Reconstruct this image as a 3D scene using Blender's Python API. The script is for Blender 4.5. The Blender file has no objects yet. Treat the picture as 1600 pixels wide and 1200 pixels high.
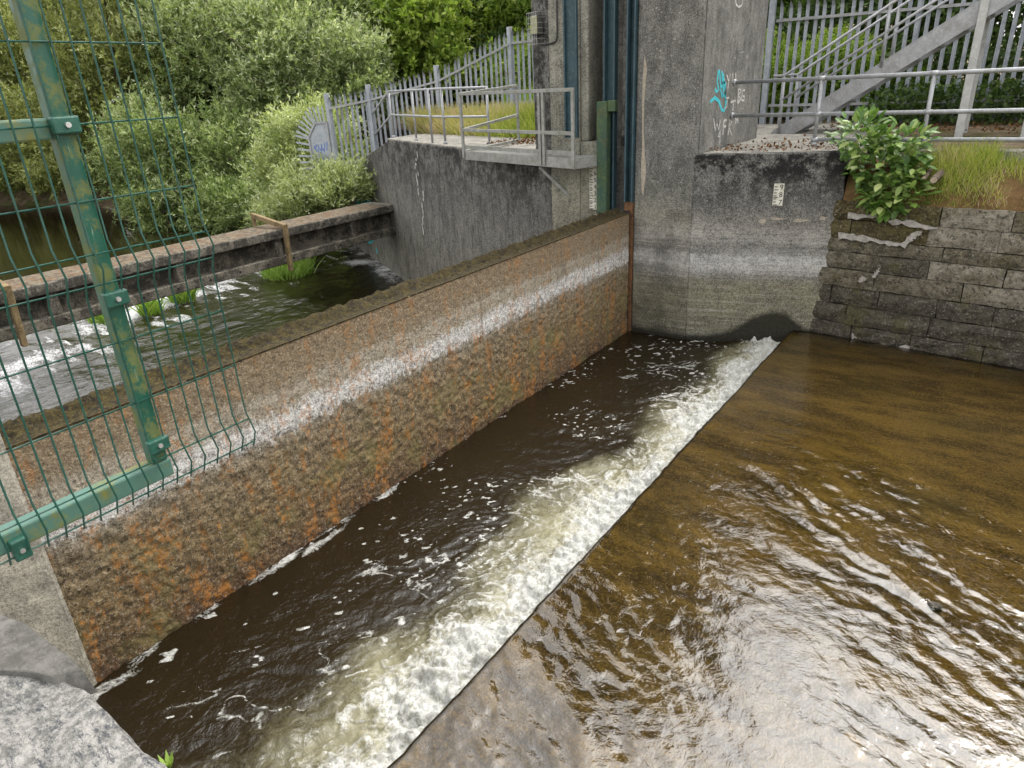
import bpy, bmesh, math, random
import numpy as np
from mathutils import Vector, Matrix

random.seed(7)
RNG = np.random.default_rng(11)
scene = bpy.context.scene
col = scene.collection

# ------------------------------------------------------------------ camera, sky, sun, exposure
cam_d = bpy.data.cameras.new('camera')
cam_d.sensor_width = 36.0
cam_d.lens = 36.0 * 1070.0 / 1600.0
cam_d.clip_start = 0.05
cam_d.clip_end = 2000.0
cam = bpy.data.objects.new('camera', cam_d)
col.objects.link(cam)
_D = Vector((130, 2450, 1070)).normalized()
_Z = -_D
_Y = Vector((830, -510, 1070)); _Y = (_Y - _Y.dot(_Z) * _Z).normalized()
_X = _Y.cross(_Z)
right = Vector((_X.x, _Y.x, _Z.x)); down = Vector((_X.y, _Y.y, _Z.y)); fwd = Vector((_X.z, _Y.z, _Z.z))
m = Matrix((right, -down, -fwd)).transposed().to_4x4()
m.translation = Vector((0, 0, 3.7))
cam.matrix_world = m
scene.camera = cam

SUN_AZ, SUN_EL = math.radians(17), math.radians(52)
SUN = Vector((math.sin(SUN_AZ) * math.cos(SUN_EL), math.cos(SUN_AZ) * math.cos(SUN_EL), math.sin(SUN_EL)))
world = bpy.data.worlds.new('World'); scene.world = world
world.use_nodes = True
wn, wl = world.node_tree.nodes, world.node_tree.links
wn.clear()
w_out = wn.new('ShaderNodeOutputWorld'); w_bg = wn.new('ShaderNodeBackground')
w_sky = wn.new('ShaderNodeTexSky'); w_sky.sky_type = 'NISHITA'; w_sky.sun_disc = False
w_sky.sun_elevation = SUN_EL; w_sky.sun_rotation = SUN_AZ
w_sky.dust_density = 4.0; w_sky.air_density = 1.0; w_sky.ozone_density = 1.0
w_tc = wn.new('ShaderNodeTexCoord')
w_no = wn.new('ShaderNodeTexNoise'); w_no.inputs['Scale'].default_value = 3.2
w_no.inputs['Detail'].default_value = 7; w_no.inputs['Roughness'].default_value = 0.55
wl.new(w_tc.outputs['Generated'], w_no.inputs['Vector'])
w_rp = wn.new('ShaderNodeValToRGB')
w_rp.color_ramp.elements[0].position = 0.30; w_rp.color_ramp.elements[0].color = (0.5, 0.5, 0.5, 1)
w_rp.color_ramp.elements[1].position = 0.58; w_rp.color_ramp.elements[1].color = (1, 1, 1, 1)
wl.new(w_no.outputs['Fac'], w_rp.inputs['Fac'])
# thin cloud scatters light forward: brighter towards the sun
w_dot = wn.new('ShaderNodeVectorMath'); w_dot.operation = 'DOT_PRODUCT'
w_dot.inputs[1].default_value = SUN
wl.new(w_tc.outputs['Generated'], w_dot.inputs[0])
w_cl = wn.new('ShaderNodeMath'); w_cl.operation = 'MAXIMUM'; w_cl.inputs[1].default_value = 0.0
wl.new(w_dot.outputs['Value'], w_cl.inputs[0])
w_pw = wn.new('ShaderNodeMath'); w_pw.operation = 'POWER'; w_pw.inputs[1].default_value = 9.0
wl.new(w_cl.outputs[0], w_pw.inputs[0])
w_ma = wn.new('ShaderNodeMath'); w_ma.operation = 'MULTIPLY_ADD'; w_ma.inputs[1].default_value = 78.0; w_ma.inputs[2].default_value = 15.5
wl.new(w_pw.outputs[0], w_ma.inputs[0])
w_cc = wn.new('ShaderNodeVectorMath'); w_cc.operation = 'SCALE'; w_cc.inputs[0].default_value = (1.0, 0.99, 0.975)
wl.new(w_ma.outputs[0], w_cc.inputs['Scale'])
w_mx = wn.new('ShaderNodeMix'); w_mx.data_type = 'RGBA'
wl.new(w_rp.outputs['Color'], w_mx.inputs['Factor'])
wl.new(w_sky.outputs['Color'], w_mx.inputs['A']); wl.new(w_cc.outputs['Vector'], w_mx.inputs['B'])
wl.new(w_mx.outputs['Result'], w_bg.inputs['Color'])
w_bg.inputs['Strength'].default_value = 0.12
wl.new(w_bg.outputs[0], w_out.inputs['Surface'])

sun_d = bpy.data.lights.new('sun', 'SUN'); sun_d.energy = 1.5; sun_d.angle = math.radians(6.0)
sun_d.color = (1.0, 0.95, 0.87)
sun_o = bpy.data.objects.new('sun', sun_d); col.objects.link(sun_o)
sun_o.rotation_euler = (-SUN).to_track_quat('-Z', 'Y').to_euler()
sun_o.location = SUN * 60

scene.view_settings.view_transform = 'Standard'
scene.view_settings.look = 'None'
scene.view_settings.exposure = 0.22
scene.view_settings.gamma = 1.0
scene.view_settings.use_curve_mapping = False
try:
    scene.cycles.max_bounces = 5
    scene.cycles.diffuse_bounces = 2
    scene.cycles.glossy_bounces = 2
    scene.cycles.transmission_bounces = 2
    scene.cycles.transparent_max_bounces = 6
    scene.cycles.caustics_reflective = False
    scene.cycles.caustics_refractive = False
    scene.cycles.sample_clamp_indirect = 6.0
except Exception:
    pass

# ------------------------------------------------------------------ numpy noise
def _h(ix, iy, iz, s):
    n = (ix.astype(np.int64) * 374761393 + iy.astype(np.int64) * 668265263 + iz.astype(np.int64) * 2147483647 + s * 1274126177) & 0xffffffff
    n = ((n ^ (n >> 13)) * 1274126177) & 0xffffffff
    n = ((n ^ (n >> 16)) * 2246822519) & 0xffffffff
    n = n ^ (n >> 15)
    return (n & 0xffffff) / float(0xffffff) * 2 - 1

def vn(x, y, z=0.0, s=0):
    x, y, z = np.broadcast_arrays(np.asarray(x, float), np.asarray(y, float), np.asarray(z, float))
    ix, iy, iz = np.floor(x), np.floor(y), np.floor(z)
    fx, fy, fz = x - ix, y - iy, z - iz
    fx = fx * fx * fx * (fx * (fx * 6 - 15) + 10); fy = fy * fy * fy * (fy * (fy * 6 - 15) + 10); fz = fz * fz * (3 - 2 * fz)
    r = 0
    for dx in (0, 1):
        for dy in (0, 1):
            for dz in (0, 1):
                w = (fx if dx else 1 - fx) * (fy if dy else 1 - fy) * (fz if dz else 1 - fz)
                r = r + w * _h(ix + dx, iy + dy, iz + dz, s)
    return r

def fbm(x, y, z=0.0, o=4, s=0, g=0.5):
    r, a, t = 0, 1.0, 0
    for k in range(o):
        r = r + a * vn(np.asarray(x) * 2 ** k + 17.3 * k, np.asarray(y) * 2 ** k - 9.1 * k, np.asarray(z) * 2 ** k, s + k)
        t += a; a *= g
    return r / t

def sstep(a, b, x):
    t = np.clip((x - a) / (b - a), 0, 1)
    return t * t * (3 - 2 * t)

# ------------------------------------------------------------------ node helper
class Mat:
    def __init__(self, name):
        self.m = bpy.data.materials.new(name); self.m.use_nodes = True
        self.nt = self.m.node_tree; self.nt.nodes.clear()
        self.out = self.nt.nodes.new('ShaderNodeOutputMaterial')
        self._pos = None
    def n(self, t, **kw):
        nd = self.nt.nodes.new(t)
        for k, v in kw.items(): setattr(nd, k, v)
        return nd
    def put(self, sock, v):
        if v is None: return
        if isinstance(v, bpy.types.NodeSocket): self.nt.links.new(v, sock)
        elif isinstance(v, (tuple, list)) and len(v) == 3 and sock.type == 'RGBA': sock.default_value = (*v, 1)
        else: sock.default_value = v
    def pos(self):
        if self._pos is None: self._pos = self.n('ShaderNodeNewGeometry').outputs['Position']
        return self._pos
    def obj(self): return self.n('ShaderNodeTexCoord').outputs['Object']
    def vscale(self, v, s):
        nd = self.n('ShaderNodeVectorMath', operation='MULTIPLY'); self.put(nd.inputs[0], v); nd.inputs[1].default_value = s; return nd.outputs[0]
    def noise(self, scale, detail=4, rough=0.55, vec=None, dist=0.0):
        nd = self.n('ShaderNodeTexNoise'); self.put(nd.inputs['Vector'], vec if vec is not None else self.pos())
        nd.inputs['Scale'].default_value = scale; nd.inputs['Detail'].default_value = detail
        nd.inputs['Roughness'].default_value = rough; nd.inputs['Distortion'].default_value = dist
        return nd.outputs['Fac']
    def vor(self, scale, vec=None, out='Distance', feature='F1', rnd=1.0):
        nd = self.n('ShaderNodeTexVoronoi', feature=feature); self.put(nd.inputs['Vector'], vec if vec is not None else self.pos())
        nd.inputs['Scale'].default_value = scale; nd.inputs['Randomness'].default_value = rnd
        return nd.outputs[out]
    def ramp(self, fac, stops, interp='LINEAR'):
        nd = self.n('ShaderNodeValToRGB'); self.put(nd.inputs['Fac'], fac); cr = nd.color_ramp; cr.interpolation = interp
        while len(cr.elements) < len(stops): cr.elements.new(0.5)
        for e, (p, c) in zip(cr.elements, stops):
            e.position = p
            e.color = (c, c, c, 1) if not isinstance(c, (tuple, list)) else (*c, 1)
        return nd.outputs['Color']
    def mix(self, fac, a, b, bt='MIX'):
        nd = self.n('ShaderNodeMix', data_type='RGBA', blend_type=bt); nd.clamp_factor = True
        self.put(nd.inputs['Factor'], fac); self.put(nd.inputs[6], a); self.put(nd.inputs[7], b); return nd.outputs[2]
    def math(self, op, a, b=None, c=None, clamp=False):
        nd = self.n('ShaderNodeMath', operation=op, use_clamp=clamp); self.put(nd.inputs[0], a)
        if b is not None: self.put(nd.inputs[1], b)
        if c is not None: self.put(nd.inputs[2], c)
        return nd.outputs[0]
    def xyz(self, v=None):
        nd = self.n('ShaderNodeSeparateXYZ'); self.put(nd.inputs[0], v if v is not None else self.pos()); return nd.outputs
    def attr(self, name, out='Fac'):
        nd = self.n('ShaderNodeAttribute', attribute_name=name); return nd.outputs[out]
    def rand(self): return self.n('ShaderNodeObjectInfo').outputs['Random']
    def bump(self, h, strength=0.3, dist=0.02, normal=None):
        nd = self.n('ShaderNodeBump'); nd.inputs['Strength'].default_value = strength; nd.inputs['Distance'].default_value = dist
        self.put(nd.inputs['Height'], h)
        if normal is not None: self.put(nd.inputs['Normal'], normal)
        return nd.outputs['Normal']
    def bsdf(self, color, rough=0.8, normal=None, metal=0.0, spec=None, **kw):
        b = self.n('ShaderNodeBsdfPrincipled'); self.put(b.inputs['Base Color'], color); self.put(b.inputs['Roughness'], rough)
        self.put(b.inputs['Metallic'], metal)
        if spec is not None: self.put(b.inputs['Specular IOR Level'], spec)
        if normal is not None: self.put(b.inputs['Normal'], normal)
        for k, v in kw.items(): self.put(b.inputs[k], v)
        return b.outputs[0]
    def end(self, sh): self.nt.links.new(sh, self.out.inputs['Surface']); return self.m

MATS = {}
# ------------------------------------------------------------------ materials
def concrete(name, stops, zlo, zhi, streak=0.5, speck=0.5, black=0.0, blackz=None, blacks=1.0, rough=0.9, wob=0.10, grain=0.35, wet=False):
    """weathered concrete: colour bands by height (tide marks, algae, lime), run-down streaks, pale aggregate, black lichen"""
    M = Mat(name); x, y, z = M.xyz()
    w = M.math('MULTIPLY', M.math('SUBTRACT', M.noise(1.6, 5, 0.6), 0.5), wob * 2)
    w2 = M.math('MULTIPLY', M.math('SUBTRACT', M.noise(9, 4, 0.7), 0.5), wob * 0.9)
    zz = M.math('ADD', M.math('ADD', z, w), w2)
    f = M.n('ShaderNodeMapRange'); M.put(f.inputs[0], zz); f.inputs[1].default_value = zlo; f.inputs[2].default_value = zhi
    c = M.ramp(f.outputs[0], [((s - zlo) / (zhi - zlo), k) for s, k in stops])
    # horizontal wash lines below flood level
    lines = M.noise(1.0, 5, 0.75, M.vscale(M.pos(), (0.9, 0.9, 26.0)), 0.3)
    lowz = M.n('ShaderNodeMapRange'); M.put(lowz.inputs[0], z); lowz.inputs[1].default_value = 1.95; lowz.inputs[2].default_value = 1.6
    if wet:
        c = M.mix(M.math('MULTIPLY', M.ramp(lines, [(0.40, 0.5), (0.52, 0.0)]), lowz.outputs[0]), c, M.mix(0.55, c, (0.05, 0.048, 0.038)))
        c = M.mix(M.math('MULTIPLY', M.ramp(lines, [(0.52, 0.0), (0.64, 0.42)]), lowz.outputs[0]), c, (0.46, 0.45, 0.42))
    # mottling
    c = M.mix(M.ramp(M.noise(2.7, 9, 0.72), [(0.42, 0.0), (0.60, 0.7)]), c, M.mix(0.6, c, (0.03, 0.03, 0.028)))
    sv = M.vscale(M.pos(), (6.5, 6.5, 1.25))
    st = M.ramp(M.noise(1.0, 9, 0.80, sv, 0.5), [(0.49, 0.0), (0.58, 1.0)])
    sk = streak
    if wet: sk = M.math('MULTIPLY', M.math('SUBTRACT', 1.0, lowz.outputs[0]), streak)
    c = M.mix(M.math('MULTIPLY', st, sk), c, (0.026, 0.025, 0.024))
    st2 = M.ramp(M.noise(1.3, 8, 0.85, M.vscale(M.pos(), (11.0, 11.0, 2.2)), 0.3), [(0.54, 0.0), (0.62, 1.0)])
    c = M.mix(M.math('MULTIPLY', st2, M.math('MULTIPLY', sk, 0.6)), c, (0.36, 0.34, 0.29))
    # aggregate grains
    g = M.noise(58, 3, 0.9); g2 = M.noise(24, 5, 0.85)
    c = M.mix(M.math('MULTIPLY', M.ramp(g, [(0.40, 1.0), (0.49, 0.0)]), grain * 1.7), c, (0.018, 0.018, 0.016))
    c = M.mix(M.math('MULTIPLY', M.ramp(g, [(0.53, 0.0), (0.62, 1.0)]), grain * 1.3), c, (0.46, 0.44, 0.39))
    c = M.mix(M.math('MULTIPLY', M.ramp(g2, [(0.38, 1.0), (0.47, 0.0)]), grain * 1.6), c, (0.022, 0.022, 0.02))
    c = M.mix(M.math('MULTIPLY', M.ramp(g2, [(0.55, 0.0), (0.64, 1.0)]), grain * 0.9), c, (0.40, 0.385, 0.34))
    pv = M.vor(26)
    pk = M.math('MULTIPLY', M.ramp(pv, [(0.10, 1.0), (0.30, 0.0)]), M.ramp(M.noise(13, 3, 0.7), [(0.48, 0.0), (0.66, 1.0)]))
    c = M.mix(M.math('MULTIPLY', pk, speck), c, (0.50, 0.48, 0.44))
    if black > 0:
        bn = M.ramp(M.noise(3.4, 10, 0.8), [(0.46, 0.0), (0.54, 1.0)])
        bl = M.math('MULTIPLY', bn, black)
        if blackz is not None:
            q = M.n('ShaderNodeMapRange'); M.put(q.inputs[0], z); q.inputs[1].default_value = blackz[0]; q.inputs[2].default_value = blackz[1]
            bl = M.math('MULTIPLY', bl, q.outputs[0])
        c = M.mix(bl, c, (0.010, 0.010, 0.010))
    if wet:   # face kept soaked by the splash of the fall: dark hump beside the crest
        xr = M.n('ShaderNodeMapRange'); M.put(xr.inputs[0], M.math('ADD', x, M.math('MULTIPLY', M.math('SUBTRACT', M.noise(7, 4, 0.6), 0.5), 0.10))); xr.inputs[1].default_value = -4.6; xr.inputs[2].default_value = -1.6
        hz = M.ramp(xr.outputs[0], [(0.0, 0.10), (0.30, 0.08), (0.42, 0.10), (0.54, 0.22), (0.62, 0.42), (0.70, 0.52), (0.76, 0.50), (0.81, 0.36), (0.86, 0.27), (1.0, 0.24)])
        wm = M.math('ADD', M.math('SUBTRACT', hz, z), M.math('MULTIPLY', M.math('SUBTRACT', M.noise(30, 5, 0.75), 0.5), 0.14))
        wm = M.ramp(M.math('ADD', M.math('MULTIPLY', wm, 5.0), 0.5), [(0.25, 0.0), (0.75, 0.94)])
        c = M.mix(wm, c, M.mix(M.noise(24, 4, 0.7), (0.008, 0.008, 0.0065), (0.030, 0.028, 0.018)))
    h = M.math('ADD', M.math('MULTIPLY', M.noise(55, 4, 0.75), 0.6), M.math('MULTIPLY', M.noise(7, 6, 0.6), 1.2))
    n = M.bump(h, 0.75, 0.02)
    MATS[name] = M.end(M.bsdf(c, rough, n, spec=0.25)); return MATS[name]

GREY = (0.20, 0.195, 0.18)
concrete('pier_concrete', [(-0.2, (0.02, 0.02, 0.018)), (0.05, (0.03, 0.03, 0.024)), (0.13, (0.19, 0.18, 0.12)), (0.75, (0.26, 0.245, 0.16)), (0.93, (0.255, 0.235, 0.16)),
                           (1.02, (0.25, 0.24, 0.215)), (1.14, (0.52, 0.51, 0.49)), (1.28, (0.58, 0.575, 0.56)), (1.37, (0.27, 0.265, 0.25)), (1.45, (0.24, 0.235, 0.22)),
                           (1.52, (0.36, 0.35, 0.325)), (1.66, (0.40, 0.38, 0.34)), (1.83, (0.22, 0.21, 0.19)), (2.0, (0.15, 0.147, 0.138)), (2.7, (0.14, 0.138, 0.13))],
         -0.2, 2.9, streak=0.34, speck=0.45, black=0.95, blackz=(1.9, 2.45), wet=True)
concrete('pillar_concrete', [(0.0, (0.14, 0.13, 0.10)), (0.06, (0.18, 0.17, 0.11)), (0.85, (0.25, 0.235, 0.16)), (1.0, (0.29, 0.28, 0.245)), (1.18, (0.55, 0.54, 0.52)), (1.28, (0.42, 0.41, 0.39)), (1.4, (0.24, 0.23, 0.21)),
                             (1.6, (0.34, 0.32, 0.28)), (1.85, (0.27, 0.25, 0.20)), (2.05, (0.24, 0.235, 0.20)), (2.5, (0.215, 0.21, 0.195)), (9.0, (0.235, 0.225, 0.205))],
         0.0, 9.0, streak=0.32, speck=0.95, black=0.3, wob=0.09, wet=True)
concrete('side_concrete', [(0.0, (0.20, 0.195, 0.18)), (2.7, (0.24, 0.235, 0.22)), (9.0, (0.20, 0.195, 0.185))], 0.0, 9.0, streak=0.4, speck=0.25, black=0.2, grain=0.28)
concrete('light_concrete', [(0.0, (0.20, 0.20, 0.11)), (1.6, (0.27, 0.25, 0.19)), (2.2, (0.29, 0.285, 0.21)), (2.6, (0.27, 0.265, 0.21)), (9.0, (0.40, 0.385, 0.345))], 0.0, 9.0, streak=0.34, speck=0.55)
concrete('dark_wall_concrete', [(-1.2, (0.30, 0.29, 0.27)), (-0.85, (0.24, 0.23, 0.19)), (0.3, (0.20, 0.19, 0.165)), (1.4, (0.17, 0.162, 0.15)), (2.6, (0.145, 0.14, 0.135)), (9.0, (0.13, 0.128, 0.125))],
         -1.2, 9.0, streak=0.72, speck=0.35, black=0.85, blackz=(1.1, 2.5))
concrete('deck_concrete', [(0.0, (0.32, 0.30, 0.26)), (4.0, (0.33, 0.31, 0.27))], 0.0, 4.0, streak=0.0, speck=0.3, black=0.35)
concrete('beam_concrete', [(-0.2, (0.20, 0.17, 0.12)), (0.3, (0.20, 0.175, 0.13)), (0.7, (0.13, 0.11, 0.085)), (0.97, (0.24, 0.215, 0.17)), (1.1, (0.28, 0.25, 0.2))], -0.2, 1.2, streak=0.3, speck=0.25, black=0.7, blacks=1)
concrete('near_concrete', [(0.0, (0.36, 0.33, 0.26)), (0.5, (0.46, 0.425, 0.345)), (3.0, (0.40, 0.37, 0.31))], 0.0, 3.0, streak=0.25, speck=0.2, black=0.2, grain=0.25)

def m_gate():
    M = Mat('rusty_gate_steel'); x, y, z = M.xyz()
    w = M.math('MULTIPLY', M.math('SUBTRACT', M.noise(1.1, 5, 0.65), 0.5), 0.20)
    w2 = M.math('MULTIPLY', M.math('SUBTRACT', M.noise(16, 6, 0.85), 0.5), 0.42)
    zz = M.math('ADD', M.math('ADD', z, w), w2)
    f = M.n('ShaderNodeMapRange'); M.put(f.inputs[0], zz); f.inputs[1].default_value = 0; f.inputs[2].default_value = 2
    c = M.ramp(f.outputs[0], [(0.0, (0.07, 0.03, 0.014)), (0.05, (0.145, 0.085, 0.038)), (0.3, (0.205, 0.145, 0.070)), (0.5, (0.225, 0.172, 0.105)), (0.555, (0.29, 0.25, 0.19)),
                            (0.585, (0.64, 0.63, 0.61)), (0.655, (0.62, 0.61, 0.59)), (0.695, (0.33, 0.28, 0.205)), (0.745, (0.38, 0.34, 0.275)), (0.78, (0.24, 0.19, 0.125)), (0.9, (0.215, 0.158, 0.097)), (1.0, (0.21, 0.152, 0.092))])
    up = M.n('ShaderNodeMapRange'); M.put(up.inputs[0], z); up.inputs[1].default_value = 1.0; up.inputs[2].default_value = 1.5; up.inputs[3].default_value = 0.95; up.inputs[4].default_value = 0.55
    # dark crust pits and pale flecks
    c = M.mix(M.math('MULTIPLY', M.ramp(M.noise(30, 6, 0.88), [(0.42, 1.0), (0.50, 0.0)]), up.outputs[0]), c, (0.028, 0.022, 0.014))
    c = M.mix(M.math('MULTIPLY', M.ramp(M.noise(62, 3, 0.9), [(0.40, 1.0), (0.49, 0.0)]), 0.55), c, (0.04, 0.032, 0.022))
    c = M.mix(M.ramp(M.noise(48, 4, 0.9), [(0.54, 0.0), (0.62, 0.6)]), c, (0.50, 0.43, 0.33))
    c = M.mix(M.ramp(M.noise(1.0, 7, 0.8, M.vscale(M.pos(), (18, 18, 1.6))), [(0.54, 0.0), (0.62, 0.5)]), c, (0.09, 0.07, 0.045))
    # olive algae
    low = M.n('ShaderNodeMapRange'); M.put(low.inputs[0], z); low.inputs[1].default_value = 1.15; low.inputs[2].default_value = 0.65
    c = M.mix(M.math('MULTIPLY', M.ramp(M.noise(2.2, 5, 0.6), [(0.50, 0.0), (0.60, 0.45)]), low.outputs[0]), c, (0.17, 0.15, 0.055))
    # orange rust: runs, patches
    rs = M.noise(1.0, 7, 0.72, M.vscale(M.pos(), (6, 6.5, 2.6)))
    r1 = M.ramp(rs, [(0.515, 0.0), (0.58, 0.8)])
    fine = M.ramp(M.noise(21, 6, 0.85), [(0.46, 0.0), (0.53, 1.0)])
    lowr = M.n('ShaderNodeMapRange'); M.put(lowr.inputs[0], z); lowr.inputs[1].default_value = 1.9; lowr.inputs[2].default_value = 0.4; lowr.inputs[3].default_value = 0.42; lowr.inputs[4].default_value = 1.0
    rf = M.math('MULTIPLY', M.math('MULTIPLY', r1, fine), lowr.outputs[0])
    c = M.mix(rf, c, M.mix(M.noise(30, 3), (0.22, 0.08, 0.02), (0.50, 0.22, 0.045)))
    h = M.math('ADD', M.math('MULTIPLY', M.noise(38, 5, 0.75), 0.6), M.noise(12, 4, 0.6))
    n = M.bump(h, 1.0, 0.03)
    MATS['gate'] = M.end(M.bsdf(c, 0.85, n, spec=0.25))
m_gate()

def simple(name, base, dark, light, scale, rough=0.8, bump=0.4, metal=0.0, spec=0.3, objc=False, thr=(0.38, 0.62), extra=None):
    M = Mat(name); v = M.obj() if objc else None
    c = M.mix(M.ramp(M.noise(scale, 6, 0.65, v), [(thr[0], 0.0), (thr[1], 1.0)]), dark, base)
    c = M.mix(M.ramp(M.noise(scale * 3.7, 5, 0.8, v), [(0.53, 0.0), (0.62, 0.7)]), c, light)
    if extra:
        col2, sc, t0, t1, amt = extra
        c = M.mix(M.math('MULTIPLY', M.ramp(M.noise(sc, 6, 0.7, v), [(t0, 0.0), (t1, 1.0)]), amt), c, col2)
    n = M.bump(M.noise(scale * 5, 5, 0.7, v), bump, 0.01)
    MATS[name] = M.end(M.bsdf(c, rough, n, metal, spec)); return MATS[name]

simple('moss', (0.042, 0.031, 0.009), (0.008, 0.006, 0.004), (0.105, 0.083, 0.022), 15, 0.95, 0.9)
simple('beam_moss', (0.135, 0.11, 0.075), (0.045, 0.034, 0.022), (0.24, 0.215, 0.17), 11, 0.95, 0.9, thr=(0.44, 0.54), extra=((0.12, 0.06, 0.028), 4.5, 0.5, 0.56, 0.6))
simple('galvanised', (0.36, 0.37, 0.385), (0.27, 0.275, 0.285), (0.45, 0.455, 0.46), 7, 0.5, 0.12, 0.35, 0.4, extra=((0.16, 0.13, 0.09), 2.3, 0.56, 0.72, 0.45))
simple('galvanised_pale', (0.47, 0.475, 0.46), (0.36, 0.365, 0.355), (0.54, 0.54, 0.52), 6, 0.55, 0.12, 0.2, 0.4, extra=((0.22, 0.20, 0.14), 2.3, 0.55, 0.72, 0.35))
simple('galvanised_fence', (0.36, 0.39, 0.43), (0.27, 0.30, 0.34), (0.46, 0.48, 0.50), 4, 0.5, 0.1, 0.3, 0.4, extra=((0.17, 0.12, 0.075), 1.3, 0.58, 0.70, 0.6))
simple('platform_steel', (0.30, 0.30, 0.285), (0.20, 0.205, 0.185), (0.38, 0.375, 0.35), 8, 0.6, 0.2, 0.25, 0.4, extra=((0.14, 0.15, 0.08), 3.0, 0.5, 0.68, 0.5))
simple('channel_paint', (0.036, 0.075, 0.092), (0.023, 0.05, 0.063), (0.06, 0.105, 0.115), 5, 0.5, 0.15, 0.0, 0.4, extra=((0.10, 0.15, 0.13), 9, 0.6, 0.7, 0.6))
simple('rust_strip', (0.16, 0.08, 0.035), (0.05, 0.03, 0.02), (0.30, 0.13, 0.05), 9, 0.9, 0.6)
simple('green_mossy_paint', (0.06, 0.095, 0.045), (0.035, 0.075, 0.058), (0.12, 0.15, 0.06), 5, 0.75, 0.3, extra=((0.09, 0.05, 0.025), 4, 0.55, 0.7, 0.6))
simple('green_paint', (0.012, 0.082, 0.056), (0.010, 0.06, 0.042), (0.04, 0.12, 0.085), 11, 0.42, 0.1, 0.0, 0.5)
simple('green_wire', (0.009, 0.064, 0.046), (0.007, 0.046, 0.034), (0.018, 0.09, 0.066), 20, 0.35, 0.05, 0.0, 0.5)
simple('bolt_steel', (0.55, 0.55, 0.53), (0.35, 0.35, 0.34), (0.7, 0.7, 0.68), 40, 0.4, 0.1, 0.7, 0.5)
simple('black_rubber', (0.018, 0.017, 0.016), (0.01, 0.01, 0.01), (0.04, 0.035, 0.03), 12, 0.7, 0.3)
simple('timber', (0.20, 0.145, 0.07), (0.10, 0.072, 0.038), (0.30, 0.235, 0.13), 6, 0.85, 0.5)
simple('lamp_lens', (0.36, 0.36, 0.20), (0.26, 0.26, 0.14), (0.44, 0.43, 0.28), 14, 0.35, 0.1, extra=((0.12, 0.13, 0.05), 9, 0.5, 0.7, 0.5))
simple('dark_plastic', (0.045, 0.045, 0.04), (0.03, 0.03, 0.028), (0.09, 0.09, 0.08), 15, 0.6, 0.1)
simple('white_plate', (0.62, 0.61, 0.53), (0.42, 0.41, 0.33), (0.7, 0.69, 0.62), 7, 0.55, 0.05, extra=((0.28, 0.27, 0.12), 6, 0.52, 0.7, 0.5))
simple('black_print', (0.02, 0.02, 0.02), (0.015, 0.015, 0.015), (0.06, 0.06, 0.055), 25, 0.6, 0.05)
simple('paint_cyan', (0.055, 0.50, 0.56), (0.04, 0.36, 0.42), (0.2, 0.6, 0.62), 30, 0.6, 0.1)
simple('paint_white', (0.58, 0.57, 0.54), (0.32, 0.315, 0.30), (0.66, 0.65, 0.62), 26, 0.8, 0.1, thr=(0.42, 0.58))
simple('paint_faint', (0.33, 0.325, 0.31), (0.20, 0.195, 0.185), (0.42, 0.41, 0.39), 26, 0.8, 0.1, thr=(0.45, 0.6))
simple('paint_blue', (0.08, 0.18, 0.55), (0.06, 0.13, 0.42), (0.2, 0.28, 0.6), 30, 0.6, 0.1)
simple('lime', (0.40, 0.375, 0.345), (0.22, 0.205, 0.18), (0.50, 0.48, 0.45), 15, 0.95, 0.7)
simple('lime_tan', (0.38, 0.33, 0.26), (0.26, 0.23, 0.18), (0.50, 0.46, 0.40), 22, 0.95, 0.6)
simple('bark', (0.10, 0.075, 0.05), (0.05, 0.04, 0.028), (0.16, 0.13, 0.10), 9, 0.95, 0.9)
simple('cut_wood', (0.40, 0.33, 0.25), (0.28, 0.22, 0.16), (0.5, 0.43, 0.35), 30, 0.9, 0.3)
simple('litter_leaf', (0.12, 0.055, 0.02), (0.06, 0.03, 0.014), (0.22, 0.12, 0.05), 30, 0.9, 0.2)

def m_powder():   # green powder coat with yellow-green algae patches
    M = Mat('algae_green_post'); 
    a = M.ramp(M.noise(10, 8, 0.8), [(0.48, 0.0), (0.56, 0.95)])
    g = M.mix(M.noise(12, 4), (0.008, 0.058, 0.038), (0.018, 0.115, 0.074))
    y = M.mix(M.noise(24, 4, 0.7), (0.06, 0.085, 0.022), (0.16, 0.175, 0.05))
    c = M.mix(a, g, y)
    s = M.ramp(M.noise(1.0, 5, 0.8, M.vscale(M.pos(), (70, 70, 9))), [(0.64, 0.0), (0.70, 0.6)])
    c = M.mix(s, c, (0.24, 0.40, 0.32))
    n = M.bump(M.noise(60, 3, 0.7), 0.15, 0.003)
    MATS['algae_post'] = M.end(M.bsdf(c, M.mix(a, (0.36,) * 3, (0.8,) * 3), n, spec=0.5))
    M = Mat('algae_green_rail')
    a = M.ramp(M.noise(5.5, 6, 0.68), [(0.50, 0.0), (0.60, 1.0)])
    g = M.mix(M.noise(9, 4), (0.05, 0.125, 0.095), (0.085, 0.18, 0.14))
    c = M.mix(a, g, M.mix(M.noise(24, 4, 0.7), (0.09, 0.10, 0.022), (0.22, 0.22, 0.06)))
    MATS['algae_rail'] = M.end(M.bsdf(c, 0.55, M.bump(M.noise(60, 3, 0.7), 0.15, 0.003), spec=0.5))
m_powder()

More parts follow.
